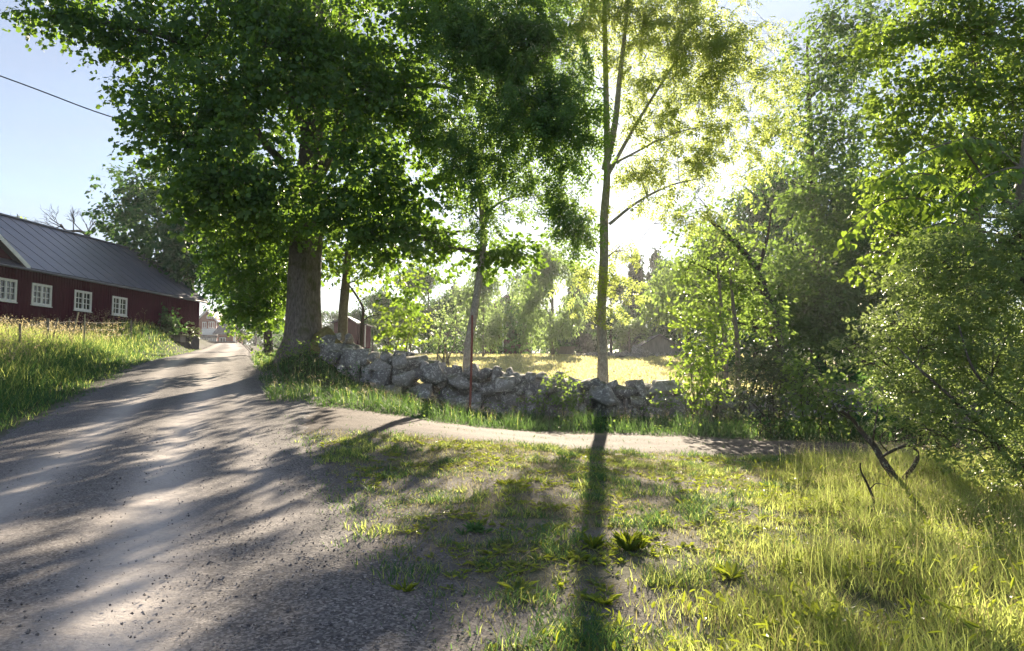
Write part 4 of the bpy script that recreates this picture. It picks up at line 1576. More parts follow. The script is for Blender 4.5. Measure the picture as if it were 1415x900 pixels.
# the thicket at the end of the wall
bush('elder_bush', 'bright upright elder at the right end of the stone wall', 'bush', 968, 566, 23.2,
     [L(965, 470, 23.4, 30, 30, .8), L(955, 510, 23.2, 28, 30, .8), L(985, 500, 23.2, 32, 34, .8), L(972, 545, 23, 34, 24, .7), L(945, 440, 23.6, 20, 20, .6), L(985, 440, 23.6, 24, 26, .7)],
     M['lime_leaf'], M['thin_bark'], .14, 330, OVATE, 10, .03, .25, spray=9, length=.45, droop=.2)
bush('thicket_bush', 'grey green rounded bush with reddish shoots beside the bright elder', 'bush', 1055, 588, 20.6,
     [L(1050, 520, 20.8, 50, 36, .9), L(1085, 530, 20.6, 40, 34, .8), L(1030, 550, 20.5, 40, 30, .8), L(1060, 572, 20.3, 50, 22, .7), L(1060, 490, 21, 30, 22, .7)],
     M['grey_shrub_leaf'], M['dark_bark'], .11, 520, OVATE, 12, .02, .4, **KW)
bush('thicket_bush', 'yellow green bush right of the grey green thicket by the track', 'bush', 1135, 592, 19.6,
     [L(1120, 545, 19.6, 40, 30, .8), L(1150, 540, 19.4, 32, 32, .7), L(1130, 575, 19.3, 46, 20, .7), L(1165, 570, 19, 30, 24, .7), L(1105, 510, 20, 30, 22, .7)],
     M['shrub_leaf'], M['dark_bark'], .12, 430, OVATE, 12, .02, .35, spray=9, length=.45, droop=.25)
bush('low_shrub', 'low bluish dark shrub in front of the grey green thicket', 'shrub', 1060, 595, 19.4,
     [L(1050, 582, 19.3, 36, 12, .5, 1.1), L(1090, 584, 19.3, 24, 10, .5)], M['dark_leaf'], M['dark_bark'], .08, 420, OVATE, 6, .012, .3, **KW)
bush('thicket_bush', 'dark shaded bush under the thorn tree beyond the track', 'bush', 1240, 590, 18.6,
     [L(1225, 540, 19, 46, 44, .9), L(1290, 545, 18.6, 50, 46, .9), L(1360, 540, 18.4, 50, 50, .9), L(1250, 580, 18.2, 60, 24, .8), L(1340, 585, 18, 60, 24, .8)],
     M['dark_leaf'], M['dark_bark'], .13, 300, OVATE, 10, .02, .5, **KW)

# ------------------------------------------------ the wood on the right
g = P(1078, 520, 28)
g[2] = H(g[0], g[1])


def lean_extra(br, sk):
    for pts_, r0 in (([P(1030, 402, 27.8), P(1000, 385, 27.6), P(975, 370, 27.5), P(955, 362, 27.4)], .10),
                     ([P(1046, 380, 27.9), P(1060, 330, 27.8), P(1066, 290, 27.6)], .09)):
        sk.grow(br, curve_pts(pts_, 14), r0, r0 * .3, 8, .1)


tree('leaning_tree', 'dark trunked tree leaning left over the end of the wall', 'tree',
     [g - (0, 0, .3), P(1074, 470, 28), P(1062, 420, 28), P(1046, 378, 28), P(1020, 340, 27.8), P(985, 308, 27.6), P(968, 292, 27.5)], [.26, .21, .18, .14, .11, .07, .03],
     [L(985, 285, 27, 40, 26, 1.0, .22), L(950, 320, 27, 34, 26, 1.0, .35), L(1010, 330, 27, 40, 26, 1.0, .2), L(955, 370, 27, 40, 26, 1.0, .7), L(1000, 380, 27.2, 40, 34, 1.0, .7), L(960, 290, 26.6, 30, 20, .8, .4), L(1005, 355, 26.8, 30, 20, .8, .35), L(1040, 260, 27.4, 40, 30, 1.0, .12), L(970, 410, 27.0, 40, 28, 1.0, .8), L(1030, 390, 26.8, 34, 40, .9, .9), L(1060, 440, 26.8, 34, 40, .9, .9), L(1005, 330, 26.8, 26, 22, .8, .6), L(1055, 310, 27.6, 30, 30, .9, .2), L(1010, 440, 27.6, 30, 36, 1.0, .5)],
     OVATE, M['shrub_leaf'], M['dark_bark'], .15, 300, spray=10, length=.55, extra=lean_extra, subs=4)
for px, top, lab in ((1003, 395, 'thin brown stem left of its twin, under the leaning tree'), (1020, 400, 'thin brown stem right of its twin, under the leaning tree')):
    g = P(px, 545, 26)
    g[2] = H(g[0], g[1])
    tree('sapling', lab, 'sapling', [g - (0, 0, .2), P(px - 1, 480, 26), P(px - 6, 430, 26), P(px - 12, top - 30, 26)], [.10, .085, .07, .03],
         [L(px - 8, top - 10, 26, 26, 26, .8, .7), L(px - 18, top + 40, 26, 18, 20, .7, .6)], OVATE, M['lime_leaf'], M['thin_bark'], .11, 150, spray=9, length=.45, subs=3, sides=7)
g = P(1130, 520, 40)
g[2] = H(g[0], g[1])
tree('broad_tree', 'tall shaded tree with bluish dark crown behind the leaning tree', 'tree',
     [g - (0, 0, .3), P(1130, 450, 40), P(1125, 330, 40), P(1120, 200, 40), P(1115, 60, 40)], [.45, .36, .28, .18, .05],
     [L(1105, 170, 38, 46, 56, 2.0, .3), L(1140, 90, 38, 60, 55, 2.2, .8), L(1160, 180, 37, 70, 70, 2.4), L(1110, 255, 37, 46, 46, 2.0, .45), L(1150, 280, 36, 80, 70, 2.4), L(1100, 345, 36, 40, 40, 1.8, .7), L(1140, 370, 35.5, 80, 60, 2.2), L(1100, 420, 35.5, 56, 46, 2.0), L(1180, 430, 35, 66, 56, 2.0), L(1060, 190, 38.5, 30, 40, 1.5, .1), L(1190, 40, 38, 60, 60, 2.4, .8), L(1150, 20, 38.5, 40, 30, 2, .6), L(1220, 330, 34, 60, 100, 2.0), L(1120, 470, 34.5, 50, 30, 1.6), L(1070, 400, 34.5, 40, 60, 1.6, .9), L(1150, 420, 34, 60, 60, 1.6)],
     OVATE, M['wood_leaf'], M['dark_bark'], .22, 240, spray=12, length=.9, subs=5, fill=.4)
g = P(1330, 560, 17.5)
g[2] = H(g[0], g[1])
tree('maple_tree', 'sunlit yellow green maple rising behind the thorn tree at the track', 'tree',
     [g - (0, 0, .3), P(1335, 450, 17.5), P(1345, 300, 17.5), P(1350, 150, 17.5), P(1345, 0, 17.5), P(1340, -120, 17.5)], [.26, .20, .17, .13, .09, .03],
     [L(1235, 55, 17, 52, 42, 1.0, .8), L(1200, 80, 17.4, 30, 26, .8, .5), L(1290, 30, 16.6, 60, 50, 1.0), L(1360, 40, 16, 60, 60, 1.1, 1.1), L(1250, 130, 16.6, 56, 46, 1.0, .9), L(1320, 120, 16, 66, 56, 1.0), L(1390, 130, 15.8, 50, 60, 1.0, 1.1), L(1235, 195, 16.6, 46, 36, .9, .9), L(1295, 205, 16, 56, 42, 1.0), L(1370, 215, 15.8, 56, 50, 1.0), L(1220, 245, 16.8, 34, 28, .8, .6), L(1260, 270, 16.6, 50, 40, .9), L(1215, 310, 17, 40, 30, .9, .6), L(1195, 365, 17.4, 34, 34, .9, .5), L(1260, 340, 17, 50, 50, .9, .9),
      L(1440, 60, 16, 50, 80, 1.0), L(1440, 200, 16, 50, 80, 1.0), L(1330, -60, 16.6, 110, 60, 1.6, .6)],
     MAPLE, M['right_leaf'], M['thin_bark'], .10, 780, spray=12, length=.5, subs=5)

# lime boughs with big heart shaped leaves hanging in rows
g = np.array([9.6, 13.4, 0.0])
g[2] = H(g[0], g[1])
lime = empty('lime_tree', g, 'lime with arching boughs of large bright heart shaped leaves above the thorn tree', 'tree')
a = Acc()
ltr = curve_pts([g - (0, 0, .3), P(1440, 480, 13.2), P(1425, 380, 13.0), P(1410, 300, 12.8), P(1420, 180, 12.8), P(1430, 60, 12.8)], 24)
a.tube(ltr, [.16, .13, .11, .07, .04], 10, .06)
a.obj('trunk', M['thin_bark'], lime)
br, lf = Acc(), Acc()
BOUGHS = [[(1410, 300), (1360, 245), (1325, 200), (1290, 205), (1250, 225), (1220, 252)], [(1410, 300), (1350, 298), (1290, 278), (1240, 275), (1205, 290), (1166, 328)],
          [(1400, 330), (1350, 318), (1310, 308), (1275, 318), (1250, 346)], [(1405, 290), (1370, 262), (1335, 262), (1312, 282)], [(1430, 240), (1400, 232), (1360, 246), (1330, 272)],
          [(1400, 340), (1350, 345), (1310, 325), (1290, 322), (1282, 340)], [(1420, 240), (1370, 200), (1340, 190), (1318, 196)], [(1410, 310), (1340, 285), (1300, 250), (1270, 240), (1240, 255)]]
for k, pts_ in enumerate(BOUGHS):
    Y0 = 12.7
    line = curve_pts([P(x, y, Y0 - .9 * q / (len(pts_) - 1) - .1 * (k % 3)) for q, (x, y) in enumerate(pts_)], 30)
    br.tube(line, [.028, .016, .005], 6, .05)
    m = len(line)
    for row in range(3):
        w = np.arange(int(m * .22), m)
        t = unit(np.gradient(line, axis=0))[w]
        sd_ = unit(np.cross(t, (0, 0, 1.0)))
        for sg in (-1, 1):
            p = line[w] + sd_ * sg * (.02 + .11 * row) + rng.normal(size=(len(w), 3)) * .035 - np.array([0, 0, .03 + .05 * row])
            tip = sd_ * sg * .55 + t * .35 + np.array([0, 0, -.85]) + rng.normal(size=p.shape) * .25
            nr = sd_ * sg * .6 + np.array([0, 0, .6]) + rng.normal(size=p.shape) * .3
            lf.leaves(HEART, p, unit(nr), tip, .115 * (.7 + .5 * rng.random(len(p))), rng.random(len(p)))
br.obj('branches', M['thin_bark'], lime)
lf.obj('crown', M['lime_leaf'], lime)

# ------------------------------------------------ thorn tree at the right edge
g = P(1470, 690, 10.6)
g[2] = H(g[0], g[1])
thorn = empty('thorn_tree', g, 'dense small leaved thorn tree filling the right edge above the long grass', 'tree')
TL = [L(1375, 330, 11, 56, 44, .7), L(1310, 355, 11, 52, 42, .6, .9), L(1400, 400, 10.4, 56, 56, .7), L(1330, 420, 10.6, 60, 50, .7), L(1265, 400, 11, 44, 40, .5, .9), L(1240, 450, 11, 46, 40, .5, .9), L(1290, 480, 10.6, 54, 46, .6), L(1365, 490, 10.2, 60, 56, .7),
      L(1215, 490, 11.2, 38, 28, .45, .8), L(1175, 482, 11.4, 24, 10, .3, .8), L(1250, 540, 10.8, 50, 34, .5, .9), L(1320, 560, 10.2, 56, 44, .6), L(1395, 570, 9.8, 50, 56, .6), L(1290, 600, 10.2, 44, 24, .5, .7), L(1355, 620, 9.8, 46, 34, .5, .9), L(1405, 650, 9.6, 30, 28, .4, 1.0),
      L(1450, 350, 10.6, 50, 70, .8), L(1450, 500, 10.2, 50, 80, .8), L(1450, 620, 9.8, 50, 50, .7), L(1410, 290, 11, 40, 30, .6, .8), L(1180, 500, 11.2, 30, 14, .3, .5)]
br, lf = Acc(), Acc()
tt_ = curve_pts([g - (0, 0, .2), P(1450, 640, 10.6), P(1440, 560, 10.6), P(1425, 440, 10.6), P(1410, 330, 10.8)], 24)
a = Acc()
a.tube(tt_, [.09, .08, .065, .045, .02], 9, .15)
a.obj('trunk', M['thorn_bark'], thorn)
sk = Skeleton(tt_, [.09, .07, .05, .03])
for pts_, r0 in (([P(1450, 640, 10.4), P(1390, 620, 10), P(1350, 585, 9.9), P(1310, 545, 9.9), P(1270, 510, 10.1), P(1240, 480, 10.4)], .035),
                 ([P(1440, 580, 10.4), P(1400, 560, 10), P(1360, 530, 9.8), P(1340, 500, 9.8), P(1325, 450, 10)], .03),
                 ([P(1450, 660, 10.4), P(1400, 640, 9.8), P(1360, 600, 9.7), P(1320, 590, 9.8)], .03)):
    sk.grow(br, curve_pts(pts_, 20), r0, r0 * .35, 7, .15)
for C, R, m in sorted(TL, key=lambda q: np.linalg.norm(q[0] - tt_[12])):
    limb(br, sk, C, R, subs=6, rmax=.028)
scatter(lf, br, TL, SPRIG, .105, 1700, 10, .36, .1, .8, .40, .0035, .25)
br.obj('branches', M['thorn_bark'], thorn)
lf.obj('crown', M['thorn_leaf'], thorn)

# gnarled half dead stem in the long grass
g = G(1240, 676)
dead = empty('dead_shrub', g, 'gnarled dead thorn stems with lichen standing in the long bright grass', 'dead shrub')
Yd = g[1]
a = Acc()
for pts_, r0, r1 in (([(1242, 686), (1238, 664), (1222, 640), (1206, 614), (1190, 596), (1178, 580), (1160, 566)], .06, .022), ([(1242, 680), (1250, 660), (1264, 642), (1268, 628), (1260, 616), (1246, 617), (1228, 626), (1218, 632)], .035, .02),
                     ([(1243, 664), (1228, 646), (1220, 636)], .025, .02), ([(1246, 668), (1262, 676), (1276, 672), (1300, 664), (1330, 672)], .022, .006), ([(1206, 616), (1208, 596), (1212, 570), (1214, 545)], .018, .006),
                     ([(1190, 596), (1172, 570), (1190, 568), (1206, 556)], .014, .005), ([(1262, 617), (1290, 612), (1310, 625), (1330, 650), (1346, 668)], .02, .005), ([(1262, 676), (1270, 700), (1282, 716)], .014, .005),
                     ([(1290, 612), (1316, 640), (1322, 664), (1340, 690)], .01, .004), ([(1228, 626), (1216, 610), (1224, 596), (1240, 590)], .012, .004), ([(1178, 580), (1160, 572), (1150, 556)], .012, .004)):
    m = len(pts_)
    a.tube(curve_pts([P(x, y, Yd - .25 * math.sin(q * 1.1)) for q, (x, y) in enumerate(pts_)], 26), [r0, r1], 8, .28)
a.obj('stems', M['thorn_bark'], dead)
g2 = G(1207, 712)
a = Acc()
for pts_, r0 in (([(1204, 716), (1208, 696), (1200, 672), (1190, 652), (1189, 640)], .018), ([(1202, 676), (1212, 668), (1228, 672)], .008), ([(1204, 714), (1186, 708), (1166, 706), (1152, 710)], .016), ([(1206, 712), (1222, 716), (1240, 708)], .012)):
    a.tube(curve_pts([P(x, y, g2[1] - .05 * q) for q, (x, y) in enumerate(pts_)], 16), [r0, r0 * .4], 7, .25)
tag(a.obj('dead_branch', M['dark_bark']), 'short forked dead branch sticking up from the grass below the gnarled stems', 'branch')

# ------------------------------------------------ trees by the barn
g = P(262, 478, 66)
g[2] = H(g[0], g[1])
tree('broad_tree', 'round dense dark tree overhanging the end of the barn roof', 'tree',
     [g - (0, 0, .3), P(262, 420, 66), P(258, 350, 66), P(250, 280, 66), P(245, 220, 66)], [.6, .5, .4, .25, .05],
     [L(225, 255, 64, 52, 38, 4), L(270, 260, 63, 56, 46, 4), L(185, 290, 63, 42, 40, 3.2, .9), L(235, 315, 60, 62, 46, 4, 1.1), L(180, 345, 60, 34, 32, 2.4, .9), L(235, 365, 58, 46, 32, 3, 1.0), L(290, 330, 60, 52, 56, 4), L(285, 385, 59, 40, 34, 3, .9), L(150, 300, 64, 22, 30, 2.0, .5), L(300, 280, 64, 50, 50, 4, .8), L(200, 385, 57.5, 26, 18, 1.6, .6), L(205, 412, 57, 10, 14, .8, .4), L(160, 250, 66, 24, 26, 2.5, .4), L(345, 285, 64, 42, 50, 4, 1.0), L(320, 235, 66, 50, 40, 4, .9), L(300, 335, 62, 40, 40, 4, .9)],  # last lobes hide behind the maple, added to shade the barn roof
     DIAM, M['dark_leaf'], M['dark_bark'], .42, 95, spray=12, length=1.3, subs=4, wtwig=.012, twig_share=.15)
g = P(372, 482, 44)
g[2] = H(g[0], g[1])
tree('broad_tree', 'low branched dark tree at the road bend between barn and big maple', 'tree',
     [g - (0, 0, .3), P(370, 455, 44), P(366, 400, 44), P(360, 340, 44), P(355, 280, 44)], [.30, .24, .20, .14, .04],
     [L(355, 330, 42, 55, 48, 2.4), L(330, 390, 42, 46, 40, 2.0), L(370, 400, 41, 36, 46, 1.8, 1.1), L(372, 440, 41, 24, 26, 1.3, 1.1), L(345, 430, 42, 34, 26, 1.6), L(305, 360, 43, 34, 34, 1.8, .8), L(300, 402, 44, 26, 26, 1.5, .6), L(320, 434, 43, 24, 14, 1.2, .6), L(385, 350, 42, 40, 50, 2.0)],
     OVATE, M['dark_leaf'], M['dark_bark'], .24, 170, spray=12, length=.9, subs=5)
g = P(316, 480, 48)
g[2] = H(g[0], g[1])
bush('young_maple', 'sunlit bright green maple spray in front of the red house', 'sapling', 350, 480, 50,
     [L(312, 440, 50, 14, 7, .8, .8), L(324, 447, 50, 14, 8, .8, .7), L(327, 460, 50, 12, 9, .8, .8), L(338, 466, 50, 10, 10, .8, .7)], M['lime_leaf'], M['thin_bark'], .18, 170, MAPLE, 5, .02, .15, **KW)

# bare dead tree and a thin leafy tree behind the barn roof
g = P(122, 470, 70)
g[2] = H(g[0], g[1])
root = empty('dead_tree', g, 'bare dead tree crown reaching over the barn ridge against the sky', 'tree')
a = Acc()
tr0 = curve_pts([g - (0, 0, .3), P(150, 400, 70), P(140, 345, 70), P(125, 330, 70), P(112, 320, 70), P(92, 319, 70), P(84, 310, 70)], 24)
a.tube(tr0, [.4, .3, .2, .14, .10, .07], 8, .1)
a.obj('trunk', M['dark_bark'], root)
a = Acc()
rb = random.Random(4)


def twiggy(p, d, ln, r, k):
    q = p + d * ln
    mid = (p + q) / 2 + np.array([rb.gauss(0, .07), rb.gauss(0, .07), rb.gauss(0, .07)]) * ln
    a.tube(curve_pts([p, mid, q], 6), [r, r * .6], 4)
    if k > 0:
        for _ in range(rb.choice((2, 3, 3))):
            nd = unit(d + np.array([rb.gauss(0, .55), rb.gauss(0, .55), rb.gauss(.12, .45)]))
            twiggy(p + (q - p) * rb.uniform(.45, 1), nd, ln * rb.uniform(.55, .8), r * .6, k - 1)


for f, d in ((12, (-.3, 0, .9)), (15, (-.7, 0, .7)), (18, (-.2, .3, 1)), (20, (-.9, 0, .5)), (22, (-.8, -.2, .6)), (23, (-.9, 0, -.1)), (14, (.5, 0, .8))):
    twiggy(tr0[f], unit(np.array(d, float)), 1.5, .055, 3)
a.obj('branches', M['dark_bark'], root)
g = P(34, 470, 62)
g[2] = H(g[0], g[1])
tree('thin_tree', 'thin sparse leaved tree top showing above the barn ridge', 'tree', [g - (0, 0, .3), P(34, 400, 62), P(30, 330, 62), P(24, 296, 62)], [.3, .2, .1, .03],
     [L(22, 300, 62, 12, 8, .9, .35), L(42, 306, 62, 18, 7, 1, .35), L(62, 313, 62, 14, 6, .9, .3), L(20, 320, 62, 30, 16, 1.5, .5)], DIAM, M['pale_leaf'], M['dark_bark'], .24, 55, spray=8, length=.8, subs=4, sides=7)


# ------------------------------------------------ trees along the far side of the field
def proto(kind, n, size, leafm, bark, seed):
    """trunk and crown meshes of a tree one metre wide and one metre high, foot at the origin"""
    r = np.random.default_rng(seed)
    lob = []
    if kind == 'round':
        for k in range(11):
            z = .30 + .62 * r.random()
            w = .34 * math.sin(math.pi * min(1, (z - .12) / .92)) + .05
            an = r.random() * 6.28
            lob.append((np.array([math.cos(an) * w, math.sin(an) * w, z]), np.array([.22, .22, .13]) * (.8 + .5 * r.random()), 1.0))
    elif kind == 'weeping':
        for k in range(13):
            z = .16 + .76 * r.random()
            w = .36 * math.sqrt(max(0.05, 1 - z)) + .04
            an = r.random() * 6.28
            lob.append((np.array([math.cos(an) * w, math.sin(an) * w, z]), np.array([.19, .19, .16]) * (.8 + .4 * r.random()), 1.0))
    else:
        for k in range(15):
            z = .08 + .9 * k / 15
            w = .40 * (1 - z) ** .9
            for q in range(3):
                an = r.random() * 6.28
                lob.append((np.array([math.cos(an) * w * .6, math.sin(an) * w * .6, z]), np.array([w * .55 + .03, w * .55 + .03, .045]), .8))
    tr, lf = Acc(), Acc()
    tr.tube(curve_pts([(0, 0, -.03), (.012, 0, .25), (-.01, .01, .6), (.01, 0, .93)], 14), [.030, .022, .014, .004], 7, .1)
    for C, R, m in lob:
        p = np.array([0, 0, max(.12, C[2] - .25)])
        tr.tube(curve_pts([p, (p + C) / 2 + (0, 0, .03), C], 6), [.008, .003], 4)
    tot = sum(math.pi * R[0] * R[2] * m for C, R, m in lob)
    scatter(lf, None, lob, DIAM, size, n / tot, 10, .11, .45 if kind == 'weeping' else .15, .4)
    return tr.mesh('trunk', bark), lf.mesh('crown', leafm)


PR_ = {
    'round': proto('round', 14000, .036, M['dark_leaf'], M['dark_bark'], 1),
    'leafy': proto('round', 14000, .036, M['shrub_leaf'], M['dark_bark'], 2),
    'pale': proto('weeping', 12000, .034, M['pale_leaf'], M['thin_bark'], 3),
    'pale2': proto('round', 6500, .042, M['pale_leaf'], M['thin_bark'], 5),
    'fir': proto('fir', 9000, .046, M['fir_leaf'], M['dark_bark'], 4),
}
FAR = [  # px, Y, width m, height m, kind, name, label
    (668, 70, 4.8, 8.2, 'pale', 'willow_tree', 'pale willow left of the mist-hidden red house at the field edge'),
    (764, 73, 7.4, 10.2, 'pale', 'willow_tree', 'broad pale willow right of the mist-hidden red house at the field edge'),
    (724, 84, 3.6, 8.4, 'pale2', 'young_tree', 'slim pale tree masking the right half of the mist-hidden red house'),
    (648, 80, 5.0, 7.4, 'pale2', 'young_tree', 'pale airy tree just behind the thin leaning ash trunk'),
    (592, 88, 6.5, 10.2, 'round', 'broad_tree', 'dark bluish tree behind the feathery sapling across the field'),
    (560, 96, 8, 11, 'round', 'broad_tree', 'dark far tree behind the bright young lime'),
    (628, 108, 7, 10.5, 'fir', 'fir_tree', 'dark fir rising behind the pale airy tree'),
    (536, 84, 6, 7.0, 'leafy', 'broad_tree', 'sunlit green far tree left of the young lime'),
    (515, 110, 7, 9.0, 'round', 'broad_tree', 'hazy rounded tree right of the small red shed'),
    (725, 112, 8, 12.5, 'round', 'broad_tree', 'hazy tall tree behind the roof of the misty red house'),
    (800, 104, 8, 13.0, 'fir', 'fir_tree', 'hazy fir between the broad willow and the sunlit ash trunk'),
    (845, 92, 7, 9.5, 'round', 'broad_tree', 'hazy dark tree directly behind the sunlit ash trunk'),
    (880, 98, 7, 14.0, 'fir', 'fir_tree', 'tall hazy fir right of the sunlit ash trunk'),
    (908, 104, 7.5, 15.0, 'fir', 'fir_tree', 'tallest hazy fir behind the grey board shed'),
    (940, 90, 7, 11.5, 'round', 'broad_tree', 'hazy tree behind the right end of the grey board shed'),
    (950, 66, 7, 10.5, 'leafy', 'broad_tree', 'green tree left of the thicket, in front of the grey shed end'),
    (870, 72, 4.0, 3.6, 'pale2', 'young_tree', 'small pale tree in the mist above the boulders'),
    (985, 58, 8, 13.0, 'leafy', 'broad_tree', 'sunlit green tree behind the bright elder'),
    (1045, 62, 9, 14.5, 'round', 'broad_tree', 'dark tree behind the leaning trunk'),
    (1100, 58, 9, 15, 'round', 'broad_tree', 'dark tree behind the twin stems and leaning trunk, further right'),
    (1160, 50, 9, 13, 'round', 'broad_tree', 'dark tree deep in the wood right of the leaning trunk'),
    (1235, 44, 8, 11, 'round', 'broad_tree', 'dark tree deep in the wood behind the sunlit maple'),
    (1330, 38, 9, 12, 'round', 'broad_tree', 'dark tree deep in the wood behind the thorn tree'),
    (455, 120, 6, 7, 'round', 'broad_tree', 'far hazy tree left of the small red shed'),
    (352, 150, 10, 13, 'round', 'broad_tree', 'far tree standing right of the red house at the road end'),
]
rf = random.Random(9)
for px, Y, w, h, kind, nm, lab in FAR:
    p = P(px, 500, Y)
    z = float(H(p[0], p[1]))
    root = empty(nm, (p[0], p[1], z - .1), lab, 'tree', 'trees around the far side of the field')
    rz = rf.uniform(0, 6.28)
    for m_, nme in zip(PR_[kind], ('trunk', 'crown')):
        link_mesh(nme, m_, root, (0, 0, 0), (0, 0, rz), (w, w, h))
# dark hedge at the end of the field and the far wood behind everything
a = Acc()
hl = []
for px in range(590, 790, 9):
    hl.append(L(px, 478 + rf.uniform(-3, 3), 78 + rf.uniform(-1, 1), 9, 9 + rf.uniform(0, 6), 1.0))
scatter(a, None, hl, DIAM, .30, 70, 10, .7)
tag(a.obj('hedge', M['dark_leaf']), 'dark low hedge along the misty end of the field', 'hedge')
a = Acc()
ul = []
for k in range(60):
    px = 965 + k * 10.5
    Y = 46 - 14 * sstep(px, 1000, 1350) + rf.uniform(-3, 3)
    ul.append(L(px, 478 + rf.uniform(-8, 12), Y, 22, 26 + rf.uniform(0, 16), 1.6, .9))
    ul.append(L(px, 510 + rf.uniform(-8, 12), Y - 4, 22, 18 + rf.uniform(0, 8), 1.4, .9))
scatter(a, None, ul, OVATE, .26, 60, 10, .8)
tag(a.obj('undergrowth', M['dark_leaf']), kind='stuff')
a = Acc()
wl_ = []
for k in range(70):
    px = -60 + k * 24
    Y = (150 if px > 380 else 215) + rf.uniform(-12, 20)
    top = 452 - (16 if 560 < px < 980 else 0) - (30 if px > 980 else 0) + rf.uniform(-8, 8)
    wl_.append(L(px, (top + 490) / 2, Y, 22, (490 - top) / 2, 5))
scatter(a, None, wl_, DIAM, 1.3, 9, 10, 2.5)
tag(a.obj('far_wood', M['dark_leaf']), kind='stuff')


# ================================================================== GRASS AND GROUND COVER
def pick(n, x0, x1, y0, y1, fn):
    x = rng.uniform(x0, x1, n)
    y = rng.uniform(y0, y1, n)
    k = rng.random(n) < fn(x, y)
    return x[k], y[k]


def in_view(x, y, m=.06):
    """full density where the photograph looks, thinner to either side of it"""
    a = np.abs(x) / np.maximum(y, .1)
    return np.where(a < .69 + m, 1.0, .45 * (np.abs(x) < .69 * y + 3.2))


def stalks(acc_stem, acc_head, x, y, z, h, w=.006, head=.10):
    """flowering grass: a thin bent stalk with a loose head"""
    n = len(x)
    blades(acc_stem, x, y, z, h, np.full(n, w), np.full(n, .97), .25, .3)
    # heads: diamonds along the top of a nearly straight stalk
    an = rng.random(n) * 6.28
    for q in range(5):
        f = .80 + .05 * q
        p = np.stack([x + rng.normal(size=n) * .025 * (1 + h), y + rng.normal(size=n) * .025 * (1 + h), z + h * f + rng.normal(size=n) * .02], -1)
        tip = np.stack([np.cos(an + q * 2.4), np.sin(an + q * 2.4), np.full(n, .9)], -1)
        acc_head.leaves(DIAM, p, unit(rng.normal(size=(n, 3))), tip, head * (.5 + .5 * rng.random(n)), rng.random(n), head * .35)


# the tall verge on the left
def left_fn(x, y):
    s = road_s(x, y)
    e = 2.72 - .9 * sstep(y, 18, 58) + .5 * (fbm(x * .6 + 9, y * .6) - .5)
    return (s < -e) * (s > -13) * in_view(x, y) * (.6 + .4 * sstep(-s, 2.6, 4)) * np.clip(20 / np.maximum(y, 9), .5, 1) * sstep(fbm(x * .9, y * .9 + 40), .15, .5)


x, y = pick(330000, -36, -5, 9, 60, left_fn)
s = road_s(x, y)
h = (.16 + .80 * sstep(-s, 2.6, 5.6)) * (.55 + .7 * rng.random(len(x))) * (1 - .3 * sstep(y, 34, 44)) * .9
dark = sstep(fbm(x * .5 + 3, y * .5), .35, .65)
a, b = Acc(), Acc()
k = rng.random(len(x)) < (.75 - .45 * sstep(-s, 4, 7))
blades(a, x[k], y[k], H(x[k], y[k]) - .02, h[k], .012 + .0006 * y[k], rng.random(k.sum()) * .9, .5, 1.1)
blades(b, x[~k], y[~k], H(x[~k], y[~k]) - .02, h[~k], .012 + .0005 * y[~k], rng.random((~k).sum()), .4, .9)
tag(a.obj('grass', M['grass_deep']), kind='stuff')
tag(b.obj('tall_grass', M['grass_tall']), kind='stuff')
x, y = pick(16000, -32, -9, 12, 50, lambda x, y: left_fn(x, y) * sstep(-road_s(x, y), 4.2, 5.5) * (.5 + .5 * sstep(fbm(x * .4, y * .4), .4, .6)))
a, b = Acc(), Acc()
stalks(a, b, x, y, H(x, y), .75 + .55 * rng.random(len(x)), .012, .13)
tag(a.obj('grass_stalks', M['grass_dry']), kind='stuff')
tag(b.obj('grass_seed_heads', M['seed_head']), kind='stuff')


# the bank below the wall and the maple
def bank_fn(x, y):
    s = road_s(x, y)
    e = 2.45 + .4 * (fbm(x * .8 + 2, y * .8) - .5)
    wallside = np.where(x > -7.5, y < Yw(x) - .1, 1)
    return (s > e - .15) * (s < 30) * wallside * (y > Yu(x) + .05) * in_view(x, y) * (np.where(x < -7.5, s < 6.2, 1)) * np.clip(26 / np.maximum(y, 10), .4, 1)


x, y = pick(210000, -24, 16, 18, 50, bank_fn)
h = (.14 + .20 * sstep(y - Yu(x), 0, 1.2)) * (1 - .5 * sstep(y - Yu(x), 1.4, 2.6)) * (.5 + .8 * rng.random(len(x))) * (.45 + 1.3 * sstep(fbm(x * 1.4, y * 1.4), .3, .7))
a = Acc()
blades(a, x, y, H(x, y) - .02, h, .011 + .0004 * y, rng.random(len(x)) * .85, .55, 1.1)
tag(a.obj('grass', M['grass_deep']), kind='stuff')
a = Acc()
x, y = pick(60000, -24, 16, 18, 50, lambda x, y: bank_fn(x, y) * (sstep(fbm(x * 1.2 + 8, y * 1.2), .45, .6)) * .55)
lp = np.stack([x, y, H(x, y) + .06 + .22 * rng.random(len(x))], -1)
a.leaves(OVATE, lp, unit(rng.normal(size=lp.shape) * .5 + (0, 0, 1)), rng.normal(size=lp.shape) + (0, 0, .1), .075 * (.6 + .8 * rng.random(len(x))), rng.random(len(x)) * .9)
tag(a.obj('undergrowth', M['shrub_leaf']), kind='stuff')


x, y = pick(1800, -14, 14, 18, 34, lambda x, y: bank_fn(x, y) * sstep(y - Yu(x), .3, 1.0))
a, b = Acc(), Acc()
stalks(a, b, x, y, H(x, y), .28 + .25 * rng.random(len(x)), .010, .05)
tag(a.obj('grass_stalks', M['grass_tall']), kind='stuff')
tag(b.obj('grass_seed_heads', M['seed_head']), kind='stuff')


